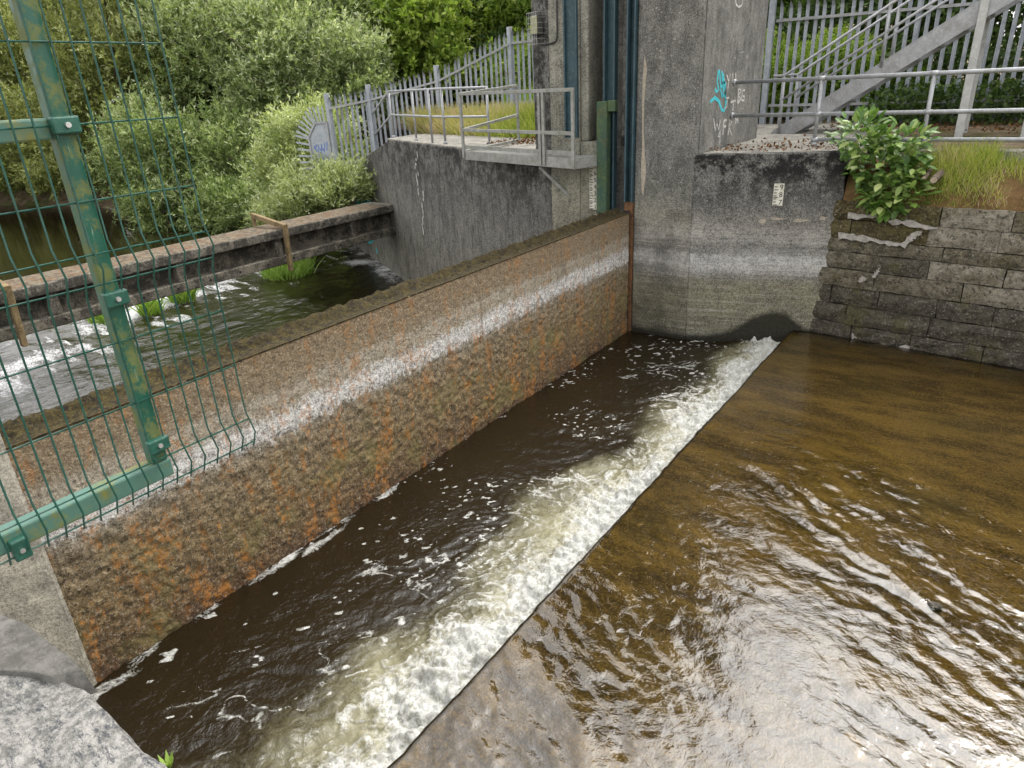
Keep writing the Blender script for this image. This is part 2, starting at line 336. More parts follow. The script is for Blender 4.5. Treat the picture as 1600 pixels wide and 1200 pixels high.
def m_stone():
    for name, a, b, wet in (('stone_dark', (0.035, 0.030, 0.021), (0.085, 0.075, 0.054), 1), ('stone_mid', (0.075, 0.064, 0.043), (0.165, 0.145, 0.105), 0), ('stone_pale', (0.145, 0.128, 0.095), (0.275, 0.25, 0.20), 0), ('stone_mossy', (0.045, 0.034, 0.012), (0.11, 0.088, 0.03), 0)):
        M = Mat(name)
        c = M.mix(M.ramp(M.noise(6, 8, 0.82), [(0.43, 0.0), (0.57, 1.0)]), a, b)
        r = M.rand(); c = M.mix(M.math('MULTIPLY', r, 0.45), c, M.mix(0.5, c, (0.05, 0.045, 0.03)))
        c = M.mix(M.ramp(M.noise(34, 4, 0.88), [(0.56, 0.0), (0.63, 0.6)]), c, (0.38, 0.36, 0.31))
        c = M.mix(M.ramp(M.noise(2.4, 6, 0.7), [(0.52, 0.0), (0.66, 0.6)]), c, (0.085, 0.075, 0.022))
        c = M.mix(M.ramp(M.noise(23, 6, 0.86), [(0.41, 0.85), (0.48, 0.0)]), c, (0.012, 0.011, 0.009))
        h = M.math('ADD', M.noise(14, 6, 0.7), M.math('MULTIPLY', M.noise(60, 4, 0.7), 0.5))
        MATS[name] = M.end(M.bsdf(c, 0.55 if wet else 0.9, M.bump(h, 0.95, 0.02), spec=0.3))
    # pale fractured limestone/granite of the near coping
    M = Mat('coping_rock')
    smooth_f = M.ramp(M.noise(0.9, 3, 0.4), [(0.44, 0.0), (0.5, 1.0)])
    c = M.mix(M.ramp(M.noise(24, 7, 0.85), [(0.43, 0.0), (0.56, 1.0)]), (0.12, 0.118, 0.11), (0.31, 0.30, 0.28))
    c = M.mix(M.ramp(M.noise(1.0, 8, 0.85, M.vscale(M.pos(), (13, 34, 34))), [(0.52, 0.0), (0.58, 0.9)]), c, (0.045, 0.048, 0.058))
    c = M.mix(M.ramp(M.noise(70, 3, 0.8), [(0.58, 0.0), (0.7, 0.5)]), c, (0.42, 0.415, 0.405))
    h = M.math('ADD', M.noise(16, 7, 0.75), M.math('MULTIPLY', M.noise(80, 4, 0.7), 0.4))
    MATS['coping_rock'] = M.end(M.bsdf(c, 0.85, M.bump(h, 1.0, 0.02), spec=0.3))
    M = Mat('coping_mortar')
    c = M.mix(M.ramp(M.noise(9, 9, 0.8), [(0.42, 0.0), (0.58, 1.0)]), (0.115, 0.11, 0.10), (0.215, 0.208, 0.19))
    c = M.mix(M.ramp(M.noise(30, 5, 0.75), [(0.60, 0.0), (0.7, 0.5)]), c, (0.26, 0.258, 0.25))
    MATS['coping_mortar'] = M.end(M.bsdf(c, 0.9, M.bump(M.noise(28, 8, 0.85), 1.0, 0.02), spec=0.25))
m_stone()

def m_ground():
    M = Mat('bank_soil')
    c = M.mix(M.ramp(M.noise(3, 7, 0.7), [(0.35, 0.0), (0.65, 1.0)]), (0.085, 0.06, 0.036), (0.21, 0.165, 0.115))
    c = M.mix(M.ramp(M.noise(18, 5, 0.75), [(0.55, 0.0), (0.7, 0.7)]), c, (0.26, 0.20, 0.14))
    c = M.mix(M.ramp(M.noise(0.7, 5, 0.65), [(0.5, 0.0), (0.62, 0.85)]), c, (0.06, 0.085, 0.02))
    MATS['soil'] = M.end(M.bsdf(c, 0.95, M.bump(M.noise(22, 6, 0.7), 0.9, 0.04), spec=0.1))
    M = Mat('dry_moss_bank')
    c = M.mix(M.ramp(M.noise(4, 7, 0.7), [(0.35, 0.0), (0.65, 1.0)]), (0.085, 0.05, 0.022), (0.19, 0.12, 0.055))
    c = M.mix(M.ramp(M.noise(9, 5, 0.7), [(0.52, 0.0), (0.66, 0.7)]), c, (0.11, 0.12, 0.03))
    MATS['dry_bank'] = M.end(M.bsdf(c, 0.95, M.bump(M.noise(26, 6, 0.7), 1.0, 0.03), spec=0.1))
m_ground()

def leafmat(name, stops, transl=0.42, rough=0.55, spec=0.35):
    M = Mat(name); t = M.attr('tint')
    c = M.ramp(t, stops)
    b = M.bsdf(c, rough, None, 0.0, spec)
    tr = M.n('ShaderNodeBsdfTranslucent'); M.put(tr.inputs['Color'], M.mix(1.0, c, (1.0, 1.05, 0.55), 'MULTIPLY'))
    mx = M.n('ShaderNodeMixShader'); mx.inputs[0].default_value = transl
    M.nt.links.new(b, mx.inputs[1]); M.nt.links.new(tr.outputs[0], mx.inputs[2])
    MATS[name] = M.end(mx.outputs[0])
leafmat('willow_leaf', [(0.0, (0.06, 0.10, 0.03)), (0.4, (0.19, 0.26, 0.09)), (0.7, (0.36, 0.43, 0.20)), (1.0, (0.66, 0.70, 0.52))])
leafmat('willow_bright_leaf', [(0.0, (0.09, 0.13, 0.038)), (0.4, (0.23, 0.29, 0.10)), (0.7, (0.38, 0.44, 0.19)), (1.0, (0.64, 0.68, 0.46))])
leafmat('olive_leaf', [(0.0, (0.065, 0.085, 0.024)), (0.45, (0.22, 0.255, 0.075)), (0.75, (0.38, 0.41, 0.16)), (1.0, (0.60, 0.63, 0.37))])
leafmat('green_leaf', [(0.0, (0.06, 0.11, 0.02)), (0.5, (0.20, 0.30, 0.05)), (0.85, (0.34, 0.45, 0.09)), (1.0, (0.48, 0.55, 0.16))], 0.45)
leafmat('deep_leaf', [(0.0, (0.03, 0.06, 0.016)), (0.5, (0.085, 0.14, 0.036)), (0.85, (0.16, 0.23, 0.06)), (1.0, (0.27, 0.33, 0.11))], 0.35)
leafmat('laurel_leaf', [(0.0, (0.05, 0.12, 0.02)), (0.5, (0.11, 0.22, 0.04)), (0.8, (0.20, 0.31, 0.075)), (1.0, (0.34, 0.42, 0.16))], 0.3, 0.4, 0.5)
leafmat('grass_blade', [(0.0, (0.08, 0.13, 0.02)), (0.35, (0.22, 0.29, 0.05)), (0.65, (0.40, 0.42, 0.10)), (0.85, (0.42, 0.36, 0.20)), (1.0, (0.54, 0.42, 0.32))], 0.35, 0.7, 0.15)
leafmat('nettle_leaf', [(0.0, (0.09, 0.17, 0.022)), (0.5, (0.23, 0.36, 0.05)), (1.0, (0.42, 0.52, 0.13))], 0.45)
leafmat('weed_blade', [(0.0, (0.10, 0.20, 0.03)), (0.6, (0.24, 0.38, 0.07)), (1.0, (0.42, 0.50, 0.16))], 0.4)

M = Mat('laurel_single_leaf')      # for leaves that are objects of their own: tint by object
c = M.ramp(M.rand(), [(0.0, (0.06, 0.135, 0.02)), (0.45, (0.145, 0.25, 0.045)), (0.8, (0.28, 0.37, 0.10)), (1.0, (0.42, 0.48, 0.20))])
b = M.bsdf(c, 0.4, None, 0, 0.5)
tr = M.n('ShaderNodeBsdfTranslucent'); M.put(tr.inputs['Color'], c)
mx = M.n('ShaderNodeMixShader'); mx.inputs[0].default_value = 0.3
M.nt.links.new(b, mx.inputs[1]); M.nt.links.new(tr.outputs[0], mx.inputs[2]); MATS['laurel_one'] = M.end(mx.outputs[0])

def m_water():
    # deep peaty pool with foam (foam / aerated masks are mesh attributes)
    M = Mat('pool_water')
    foam = M.attr('foam'); aer = M.attr('aer')
    fine = M.noise(55, 5, 0.8, None, 1.2); mid = M.noise(17, 5, 0.7, None, 1.5)
    wv = M.n('ShaderNodeVectorMath', operation='ADD'); M.put(wv.inputs[0], M.pos())
    wn_ = M.n('ShaderNodeTexNoise'); M.put(wn_.inputs['Vector'], M.pos()); wn_.inputs['Scale'].default_value = 5.0; wn_.inputs['Detail'].default_value = 4
    wsc = M.vscale(wn_.outputs['Color'], (0.28, 0.28, 0.0)); M.put(wv.inputs[1], wsc)
    net = M.ramp(M.vor(8.5, wv.outputs[0], feature='DISTANCE_TO_EDGE'), [(0.0, 1.0), (0.16, 0.0)])
    net2 = M.ramp(M.vor(21, wv.outputs[0], feature='DISTANCE_TO_EDGE'), [(0.0, 1.0), (0.18, 0.0)])
    web = M.math('MAXIMUM', net, M.math('MULTIPLY', net2, 0.75))
    ff = M.math('ADD', foam, M.math('MULTIPLY', M.math('SUBTRACT', fine, 0.5), 0.8))
    ff = M.math('ADD', ff, M.math('MULTIPLY', M.math('MULTIPLY', web, 0.42), M.ramp(foam, [(0.02, 0.0), (0.35, 1.0)])))
    fm = M.ramp(ff, [(0.42, 0.0), (0.95, 1.0)])
    deep = M.mix(M.noise(1.3, 3), (0.008, 0.0055, 0.0025), (0.016, 0.011, 0.0045))
    am = M.math('MULTIPLY', M.math('ADD', aer, M.math('MULTIPLY', M.math('SUBTRACT', mid, 0.5), 0.9), clamp=True), M.ramp(aer, [(0.02, 0.0), (0.25, 1.0)]))
    wc = M.mix(M.math('MULTIPLY', am, 0.9), deep, (0.225, 0.21, 0.125))
    n1 = M.bump(M.math('ADD', M.noise(11, 4, 0.6, None, 0.8), M.math('MULTIPLY', M.noise(34, 3, 0.6, None, 0.8), 0.45)), 0.5, 0.025)
    wat = M.bsdf(wc, M.math('MULTIPLY_ADD', am, 0.4, 0.05), n1, 0, 0.5, IOR=1.45)
    fcol = M.mix(M.ramp(M.math('ADD', M.math('MULTIPLY', mid, 0.6), M.math('MULTIPLY', fine, 0.4)), [(0.40, 0.0), (0.58, 1.0)]), (0.24, 0.24, 0.19), (0.56, 0.56, 0.55))
    nf = M.bump(M.math('ADD', fine, M.math('MULTIPLY', mid, 1.2)), 0.6, 0.02)
    fo = M.bsdf(fcol, 0.55, nf, 0, 0.3)
    mx = M.n('ShaderNodeMixShader'); M.put(mx.inputs[0], fm); M.nt.links.new(wat, mx.inputs[1]); M.nt.links.new(fo, mx.inputs[2])
    MATS['pool_water'] = M.end(mx.outputs[0])
    # thin clear sheet over the apron
    M = Mat('sheet_water')
    n = M.bump(M.math('ADD', M.noise(20, 3, 0.55, None, 0.6), M.math('MULTIPLY', M.noise(60, 2, 0.5), 0.25)), 0.16, 0.02)
    fr = M.n('ShaderNodeFresnel'); fr.inputs['IOR'].default_value = 1.62; M.put(fr.inputs['Normal'], n)
    tr = M.n('ShaderNodeBsdfTransparent'); tr.inputs['Color'].default_value = (0.86, 0.80, 0.62, 1)
    gl = M.n('ShaderNodeBsdfGlossy'); gl.inputs['Roughness'].default_value = 0.012; gl.inputs['Color'].default_value = (1, 1, 1, 1); M.put(gl.inputs['Normal'], n)
    mx = M.n('ShaderNodeMixShader'); M.put(mx.inputs[0], fr.outputs[0]); M.nt.links.new(tr.outputs[0], mx.inputs[1]); M.nt.links.new(gl.outputs[0], mx.inputs[2])
    MATS['sheet_water'] = M.end(mx.outputs[0])
    # apron bed: brown algae on concrete
    M = Mat('apron_bed'); x, y, z = M.xyz()
    flow = M.vscale(M.pos(), (1.0, 3.2, 1.0))
    c = M.mix(M.ramp(M.noise(1.3, 8, 0.68, flow), [(0.42, 0.0), (0.60, 1.0)]), (0.046, 0.032, 0.0095), (0.165, 0.116, 0.036))
    c = M.mix(M.ramp(M.noise(48, 5, 0.88), [(0.42, 0.8), (0.50, 0.0)]), c, (0.026, 0.018, 0.006))
    c = M.mix(M.ramp(M.noise(64, 3, 0.9), [(0.54, 0.0), (0.62, 0.7)]), c, (0.30, 0.205, 0.07))
    c = M.mix(M.ramp(M.noise(0.8, 3, 0.5), [(0.55, 0.0), (0.7, 0.35)]), c, (0.055, 0.05, 0.012))
    c = M.mix(M.math('MULTIPLY', M.ramp(M.noise(3.1, 3, 0.4), [(0.745, 0.0), (0.77, 1.0)]), 0.5), c, (0.36, 0.25, 0.09))
    MATS['apron_bed'] = M.end(M.bsdf(c, 0.9, M.bump(M.noise(40, 5, 0.7), 0.5, 0.01), spec=0.1))
    # river below the gate
    M = Mat('river_water'); foam = M.attr('foam'); rough_ = M.attr('chop')
    fine = M.noise(18, 5, 0.72, None, 1.0)
    ff = M.math('ADD', foam, M.math('MULTIPLY', M.math('SUBTRACT', fine, 0.5), 1.6))
    fm = M.ramp(ff, [(0.40, 0.0), (0.8, 1.0)])
    n1 = M.bump(M.math('ADD', M.noise(3.2, 4, 0.6, M.vscale(M.pos(), (1.6, 0.8, 1)), 0.8), M.math('MULTIPLY', M.noise(12, 3, 0.6), 0.25)), 0.55, 0.08)
    M.put(n1.node.inputs['Strength'], M.math('MULTIPLY', rough_, 0.40))
    wat = M.bsdf(M.mix(M.noise(0.5, 3), (0.006, 0.0045, 0.002), (0.016, 0.012, 0.005)), 0.05, n1, 0, 0.5, IOR=1.75)
    fo = M.bsdf((0.62, 0.62, 0.63), 0.6, M.bump(fine, 0.8, 0.05), 0, 0.3)
    mx = M.n('ShaderNodeMixShader'); M.put(mx.inputs[0], fm); M.nt.links.new(wat, mx.inputs[1]); M.nt.links.new(fo, mx.inputs[2])
    MATS['river_water'] = M.end(mx.outputs[0])
m_water()

# ------------------------------------------------------------------ mesh helpers
ROOT = {}
def link(o, parent=None):
    col.objects.link(o)
    if parent is not None: o.parent = parent
    return o
def tag(o, label=None, cat=None, group=None, kind=None):
    if label: o['label'] = label
    if cat: o['category'] = cat
    if group: o['group'] = group
    if kind: o['kind'] = kind
    return o
def thing(name, loc, label, cat, group=None):
    o = bpy.data.objects.new(name, None); o.empty_display_size = 0.2; o.location = loc; link(o); ROOT[o.name] = Vector(loc)
    return tag(o, label, cat, group)
def offset(parent):
    p, v = parent, Vector((0, 0, 0))
    while p is not None:
        v = v + Vector(p.location); p = p.parent
    return v

class MB:
    def __init__(s): s.v, s.f = [], []
    def add(s, vs, fs):
        k = len(s.v); s.v += [tuple(p) for p in vs]; s.f += [tuple(i + k for i in f) for f in fs]; return s
    def box(s, lo, hi):
        x0, y0, z0 = lo; x1, y1, z1 = hi
        return s.add([(x0, y0, z0), (x1, y0, z0), (x1, y1, z0), (x0, y1, z0), (x0, y0, z1), (x1, y0, z1), (x1, y1, z1), (x0, y1, z1)],
                     [(0, 3, 2, 1), (4, 5, 6, 7), (0, 1, 5, 4), (1, 2, 6, 5), (2, 3, 7, 6), (3, 0, 4, 7)])
    def bar(s, a, b, w, h, up=(0, 0, 1)):
        """rectangular bar from a to b, w across, h along up"""
        a, b, up = Vector(a), Vector(b), Vector(up); d = (b - a).normalized()
        sd = d.cross(up)
        if sd.length < 1e-4: sd = d.cross(Vector((1, 0, 0)))
        sd.normalize(); u = sd.cross(d).normalized(); q = []
        for p in (a, b):
            for i, j in ((-1, -1), (1, -1), (1, 1), (-1, 1)): q.append(p + sd * (i * w / 2) + u * (j * h / 2))
        return s.add(q, [(0, 3, 2, 1), (4, 5, 6, 7), (0, 1, 5, 4), (1, 2, 6, 5), (2, 3, 7, 6), (3, 0, 4, 7)])
    def tube(s, pts, r, n=10, r2=None, caps=True):
        pts = [Vector(p) for p in pts]; rings = []; k0 = len(s.v)
        prev = None
        for i, p in enumerate(pts):
            d = (pts[min(i + 1, len(pts) - 1)] - pts[max(i - 1, 0)]).normalized()
            if prev is None:
                e = d.cross(Vector((0, 0, 1)));
                if e.length < 0.05: e = d.cross(Vector((1, 0, 0)))
                e.normalize()
            else:
                e = (prev - d * prev.dot(d)).normalized()
            prev = e; g = d.cross(e)
            rr = r if r2 is None else r + (r2 - r) * i / (len(pts) - 1)
            if isinstance(r, (list, tuple)): rr = r[i]
            s.v += [tuple(p + e * (rr * math.cos(2 * math.pi * j / n)) + g * (rr * math.sin(2 * math.pi * j / n))) for j in range(n)]
        for i in range(len(pts) - 1):
            a = k0 + i * n; b = a + n
            for j in range(n): s.f.append((a + j, a + (j + 1) % n, b + (j + 1) % n, b + j))
        if caps:
            s.f.append(tuple(k0 + j for j in range(n - 1, -1, -1))); e = k0 + (len(pts) - 1) * n; s.f.append(tuple(e + j for j in range(n)))
        return s
    def prism(s, poly, z0, z1):
        """poly: xy list, counter-clockwise; z0/z1 number or per-point list"""
        n = len(poly); a = [z0] * n if not isinstance(z0, (list, tuple)) else z0; b = [z1] * n if not isinstance(z1, (list, tuple)) else z1
        vs = [(p[0], p[1], a[i]) for i, p in enumerate(poly)] + [(p[0], p[1], b[i]) for i, p in enumerate(poly)]
        return s.add(vs, [tuple(range(n - 1, -1, -1)), tuple(range(n, 2 * n))] + [(i, (i + 1) % n, n + (i + 1) % n, n + i) for i in range(n)])
    def extr(s, pts, d):
        """planar polygon pts extruded by vector d"""
        n = len(pts); d = Vector(d); vs = [Vector(p) for p in pts]; vs += [p + d for p in vs[:n]]
        return s.add(vs, [tuple(range(n)), tuple(range(2 * n - 1, n - 1, -1))] + [(i, n + i, n + (i + 1) % n, (i + 1) % n) for i in range(n)])
    def build(s, name, mat, parent=None, smooth=False, bevel=0.0, world=True, seg=1):
        me = bpy.data.meshes.new(name); off = offset(parent) if (parent is not None and world) else Vector((0, 0, 0))
        me.from_pydata([(p[0] - off.x, p[1] - off.y, p[2] - off.z) for p in s.v], [], s.f)
        bm = bmesh.new(); bm.from_mesh(me); bmesh.ops.recalc_face_normals(bm, faces=bm.faces); bm.to_mesh(me); bm.free()
        me.materials.append(MATS[mat]); o = bpy.data.objects.new(name, me); link(o, parent)
        if smooth:
            me.polygons.foreach_set('use_smooth', [True] * len(me.polygons))
        if bevel > 0:
            md = o.modifiers.new('bevel', 'BEVEL'); md.width = bevel; md.segments = seg; md.limit_method = 'ANGLE'; md.angle_limit = math.radians(40)
        return o

def raw_mesh(name, V, F, mat, parent=None, smooth=False, attrs=None, world=True):
    """V (n,3), F (m,k) numpy; attrs: name -> per-point float array, or ('FACE', array)"""
    me = bpy.data.meshes.new(name); V = np.asarray(V, np.float32); F = np.asarray(F, np.int32); k = F.shape[1]
    if parent is not None and world:
        o_ = offset(parent); V = V - np.array([o_.x, o_.y, o_.z], np.float32)
    me.vertices.add(len(V)); me.vertices.foreach_set('co', np.ascontiguousarray(V).ravel())
    me.loops.add(F.size); me.loops.foreach_set('vertex_index', np.ascontiguousarray(F).ravel())
    me.polygons.add(len(F)); me.polygons.foreach_set('loop_start', np.arange(0, F.size, k, dtype=np.int32))
    me.polygons.foreach_set('loop_total', np.full(len(F), k, np.int32))
    if smooth: me.polygons.foreach_set('use_smooth', np.ones(len(F), bool))
    me.update(calc_edges=True)
    for a, val in (attrs or {}).items():
        dom = 'POINT'
        if isinstance(val, tuple): dom, val = val
        at = me.attributes.new(a, 'FLOAT', dom); at.data.foreach_set('value', np.asarray(val, np.float32).ravel())
    me.materials.append(MATS[mat]); o = bpy.data.objects.new(name, me); link(o, parent)
    return o

def gridfaces(nu, nv):
    i = np.arange(nu - 1)[:, None]; j = np.arange(nv - 1)[None, :]
    a = i * nv + j
    return np.stack([a, a + nv, a + nv + 1, a + 1], -1).reshape(-1, 4)

def copyobj(o, loc, parent, rot=None, scale=None, name=None):
    c = o.copy(); c.location = loc
    if rot is not None: c.rotation_euler = rot
    if scale is not None: c.scale = scale
    link(c, parent); return c

# ================================================================== THE SETTING
# ---- ground: one sheet to the horizon, with the river channel cut in
BANK = [(-400, 60), (-90, 22), (-60, 6.5), (-50, 10.0), (-45, 13.0), (-38.5, 14.8), (-31, 15.6), (-25, 17.4), (-19.5, 17.0), (-13.24, 13.6), (-6.0, 10.0), (-4.5, 9.9), (-1.9, 10.3), (0.54, 10.1), (3, 9.9), (30, 9), (400, 9)]
bx_, by_ = np.array([p[0] for p in BANK]), np.array([p[1] for p in BANK])
def ground_h(x, y):
    yb = np.interp(x, bx_, by_); s = y - yb
    flat = np.interp(x, [-60, -40, -22, -17, -13.5, -11, -6, -3.4, 60], [1.5, 1.5, 1.3, 1.45, 2.35, 2.50, 2.50, 2.63, 2.63])
    nat = np.clip(-1.6 + s * 0.62, -2.4, None)
    walled = np.where(s > 0.5, 9.0, -2.4)
    far = np.where(x < -13.2, nat, walled)
    top = flat + 0.10 * fbm(x * 0.5, y * 0.5, 0, 4, 3) * sstep(17, 20, y) + np.clip(s - 4.5, 0, 60) * np.interp(x, [-40, -22, -14, -4, 5], [0.05, 0.06, 0.13, 0.05, 0.02])
    h = np.minimum(far, top)
    near = np.where((y < 0.2) & (x > -4.4), 1.70, np.where((y < -3.0), np.clip(-1.6 + (-3.0 - y) * 0.6, -2.4, 1.8), -2.4))
    return np.where(s < 0.4, near, h)
gx = np.unique(np.concatenate([np.linspace(-900, -60, 15), np.linspace(-60, -30, 60), np.arange(-30, 8, 0.25), np.linspace(8, 40, 50), np.linspace(40, 900, 15)]))
gy = np.unique(np.concatenate([np.linspace(-900, -12, 14), np.arange(-12, 30, 0.25), np.linspace(30, 80, 60), np.linspace(80, 900, 15)]))
GX, GY = np.meshgrid(gx, gy, indexing='ij')
GZ = ground_h(GX, GY)
tag(raw_mesh('ground', np.stack([GX, GY, GZ], -1).reshape(-1, 3), gridfaces(len(gx), len(gy)), 'soil', smooth=True), 'brown soil and grass of the far river bank behind the walls', kind='structure')

# ---- river below the gate (left)
rx = np.unique(np.concatenate([np.linspace(-500, -60, 12), np.arange(-60, -24, 0.3), np.arange(-24, -4.85, 0.07)]))
ry = np.unique(np.concatenate([np.linspace(-60, 1.5, 24), np.arange(1.5, 17.5, 0.07), np.linspace(17.5, 60, 16)]))
X, Y = np.meshgrid(rx, ry, indexing='ij')
sill = np.interp(Y, [-5, 4.2, 6.4, 7.7, 9.7, 11, 14], [-15.0, -15.6, -16.7, -17.1, -17.5, -18.2, -18.8])
d = X - sill + 0.35 * fbm(X * 0.9, Y * 0.9, 0, 3, 61)
near_ = sstep(9, 2, np.abs(d))
step = 0.22 * sstep(0.6, -0.9, d)                      # slight drop across the broken sill
Z = -1.05 + step + near_ * (0.05 * fbm(X * 1.3, Y * 0.9, 0, 4, 62) + 0.025 * fbm(X * 5, Y * 3, 0, 3, 63))
Z += 0.07 * np.exp(-((d - 0.25) / 0.35) ** 2) * (0.6 + fbm(X * 2, Y * 1.4, 0, 3, 64))
fo = np.exp(-((d - 0.15) / 0.55) ** 2) * (0.62 + 0.75 * fbm(X * 1.1, Y * 0.8, 0, 4, 65)) * sstep(13.8, 12.4, Y)
fo = np.maximum(fo, 0.62 * sstep(0.10, 0.32, fbm(X * 1.4, Y * 4.2, 0, 5, 66)) * sstep(4.5, 0.5, d) * sstep(-1.2, 0, d))
fo = np.maximum(fo, 0.5 * sstep(0.36, 0.5, fbm(X * 3.4, Y * 2.0, 0, 4, 67)) * sstep(-9, -2, d) * sstep(0, -1, d))
wl_ = np.abs(Y - np.interp(X, [-19, -13.3], [16.4, 13.2])) + np.where(X > -13.0, 9, 0)
fo = np.maximum(fo, 0.95 * sstep(0.9, 0.1, wl_) * (0.55 + 0.6 * fbm(X * 2.2, Y * 2.2, 0, 4, 68)))
fo = np.maximum(fo, 0.85 * np.exp(-(((X + 16.0) / 0.8) ** 2 + ((Y - 14.2) / 0.5) ** 2)))
tag(raw_mesh('river', np.stack([X, Y, Z], -1).reshape(-1, 3), gridfaces(len(rx), len(ry)), 'river_water', smooth=True, attrs={'foam': np.clip(fo, 0, 1), 'chop': 0.10 + 0.90 * sstep(-1.0, 0.3, d)}), 'dark river with white riffle below the rusty gate', kind='structure')

# ---- trough pool between gate and weir crest
CREST = -2.27
tx = np.arange(-4.66, CREST + 0.06, 0.0125); ty = np.arange(0.30, 10.02, 0.0125)
X, Y = np.meshgrid(tx, ty, indexing='ij')
d = CREST - X                                            # distance from the weir crest
lob = 0.66 + 0.42 * fbm(Y * 0.95 + 3.1, 0 * Y + 0.5, 0, 2, 21) + np.interp(Y, [0, 3, 9.8], [0.40, 0.20, -0.18])
wx = fbm(X * 1.7, Y * 1.7, 0, 4, 22) * 0.34; wy = fbm(X * 1.7 + 9, Y * 1.7, 0, 4, 23) * 0.34
dd = d + wx * 0.8
aer = sstep(lob * 1.45, lob * 0.15, dd)
band = sstep(0.80, 0.08, (d + 0.42 * fbm(X * 1.4, Y * 2.2, 0, 4, 24)) / (0.46 + lob * 0.50))
# lacy filaments round upwelling boils
cell = np.abs(fbm((X + wx) * 3.0, (Y + wy) * 3.0, 0, 3, 25)); cell2 = np.abs(fbm((X + wy) * 6.5, (Y - wx) * 6.5, 0, 2, 125))
lace = np.maximum(np.clip(1 - cell * 6.5, 0, 1), 0.8 * np.clip(1 - cell2 * 6.0, 0, 1)) * sstep(lob * 1.75, lob * 0.55, dd) * np.clip(0.6 + 1.0 * fbm(X * 1.5, Y * 1.5, 0, 3, 26), 0, 1.1)
U = X * 0.62 + Y * 0.78; Vv = -X * 0.78 + Y * 0.62       # drift direction of the streaks
U2, V2 = U + wy * 1.2, Vv + wx * 1.2
strk = np.clip(1 - np.abs(fbm(U2 * 1.1, V2 * 4.6, 0, 3, 27)) * 11.0, 0, 1) * sstep(0.0, 0.28, fbm(X * 1.2, Y * 1.2, 0, 3, 28)) * sstep(2.3, 1.3, d)
sp = sstep(0.42, 0.54, fbm(U * 17, Vv * 26, 0, 2, 29)) * sstep(-0.15, 0.30, fbm(X * 1.1, Y * 1.1, 0, 3, 30)) + 0.9 * sstep(0.64, 0.74, fbm(U * 8, Vv * 12, 0, 2, 129)) * sstep(-0.3, 0.2, fbm(X * 0.8, Y * 0.8, 0, 2, 130))
gl = sstep(0.16, 0.02, (X + 4.60) - 0.13 * fbm(Y * 2.2, 0 * Y, 0, 4, 31) - np.interp(Y, [1.2, 2.0, 3.2, 5, 9.5], [0.07, 0.05, 0.01, -0.05, -0.10])) * (0.42 + 1.1 * fbm(X * 9, Y * 4.0, 0, 4, 32))
gl *= np.interp(Y, [1.0, 3.6, 5.5, 7], [1.0, 1.0, 0.5, 0.1])
foam = np.maximum.reduce([band * 1.0, lace * 0.82, 0.42 * aer * sstep(lob * 0.9, lob * 0.3, dd), strk * 0.50, np.clip(sp, 0, 1) * 0.66, gl * 0.8])
turb = sstep(1.5, 0.1, d)
Z = 0.010 * fbm(X * 2.2, Y * 2.2, 0, 4, 33) + turb * (0.075 * fbm(X * 3.0, Y * 2.6, 0, 4, 34) + 0.03) + 0.035 * lace * turb
Z += band * (0.0 + 0.15 * np.abs(fbm(X * 6, Y * 5, 0, 4, 35)) + 0.03 * fbm(X * 20, Y * 20, 0, 3, 36))
Z += aer * 0.012 * fbm(X * 14, Y * 14, 0, 3, 40)
Z += 0.020 * fbm(U2 * 2.2, V2 * 6, 0, 4, 37) * sstep(2.5, 0.9, d) + 0.006 * fbm(X * 9, Y * 9, 0, 3, 39) * sstep(2.5, 1.0, d)
Z = np.minimum(Z + 0.07 * sstep(0.3, 0.0, d) * fbm(X * 3, Y * 5, 0, 4, 138), 0.18 + 0.03 * fbm(X * 10, Y * 10, 0, 3, 139))
tag(raw_mesh('trough_water', np.stack([X, Y, Z], -1).reshape(-1, 3), gridfaces(len(tx), len(ty)), 'pool_water', smooth=True,
             attrs={'foam': np.clip(foam, 0, 1), 'aer': np.clip(aer * (0.85 + 0.5 * fbm(X * 1.6, Y * 1.6, 0, 3, 38)), 0, 1)}), 'dark peaty pool between gate and weir with white foam along the crest', kind='structure')

# ---- apron: bed and the sheet of water sliding over it
STONE_Y = lambda x: 10.05 - 0.11 * (x + 1.9)
ax = np.concatenate([np.array([-2.34, -2.33, -2.32, -2.30, -2.28, -2.25]), np.arange(-2.22, 4.6, 0.02)])
ay = np.arange(-0.6, 10.30, 0.02)
X, Y = np.meshgrid(ax, ay, indexing='ij')
bedz = 0.212 + 0.004 * fbm(X * 3, Y * 3, 0, 4, 41)
bedz = np.where(X < -2.22, bedz - 0.55 * np.clip((-2.22 - X) / 0.12, 0, 1) ** 2.2, bedz)
tag(raw_mesh('apron', np.stack([X, Y, bedz], -1).reshape(-1, 3), gridfaces(len(ax), len(ay)), 'apron_bed', smooth=True), 'brown algae-covered concrete apron of the weir under shallow water', kind='structure')
calm = sstep(0.0, 1.6, (Y - 6.1) + 0.55 * (X + 0.8)) * 0.93         # smooth glide at the far right
A = 1 - calm
wxx = 0.35 * fbm(X * 0.9, Y * 0.9, 0, 3, 42); wyy = 0.35 * fbm(X * 0.9 + 5, Y * 0.9, 0, 3, 43)
P_ = (X + wxx) * 0.85 - (Y + wyy) * 0.53; Q_ = (X + wxx) * 0.53 + (Y + wyy) * 0.85
rough = 0.45 + 0.9 * sstep(-0.2, 0.35, fbm(X * 0.8, Y * 0.8, 0, 3, 146)) + 0.9 * sstep(-0.6, -1.5, X) * sstep(6.0, 3.8, Y)
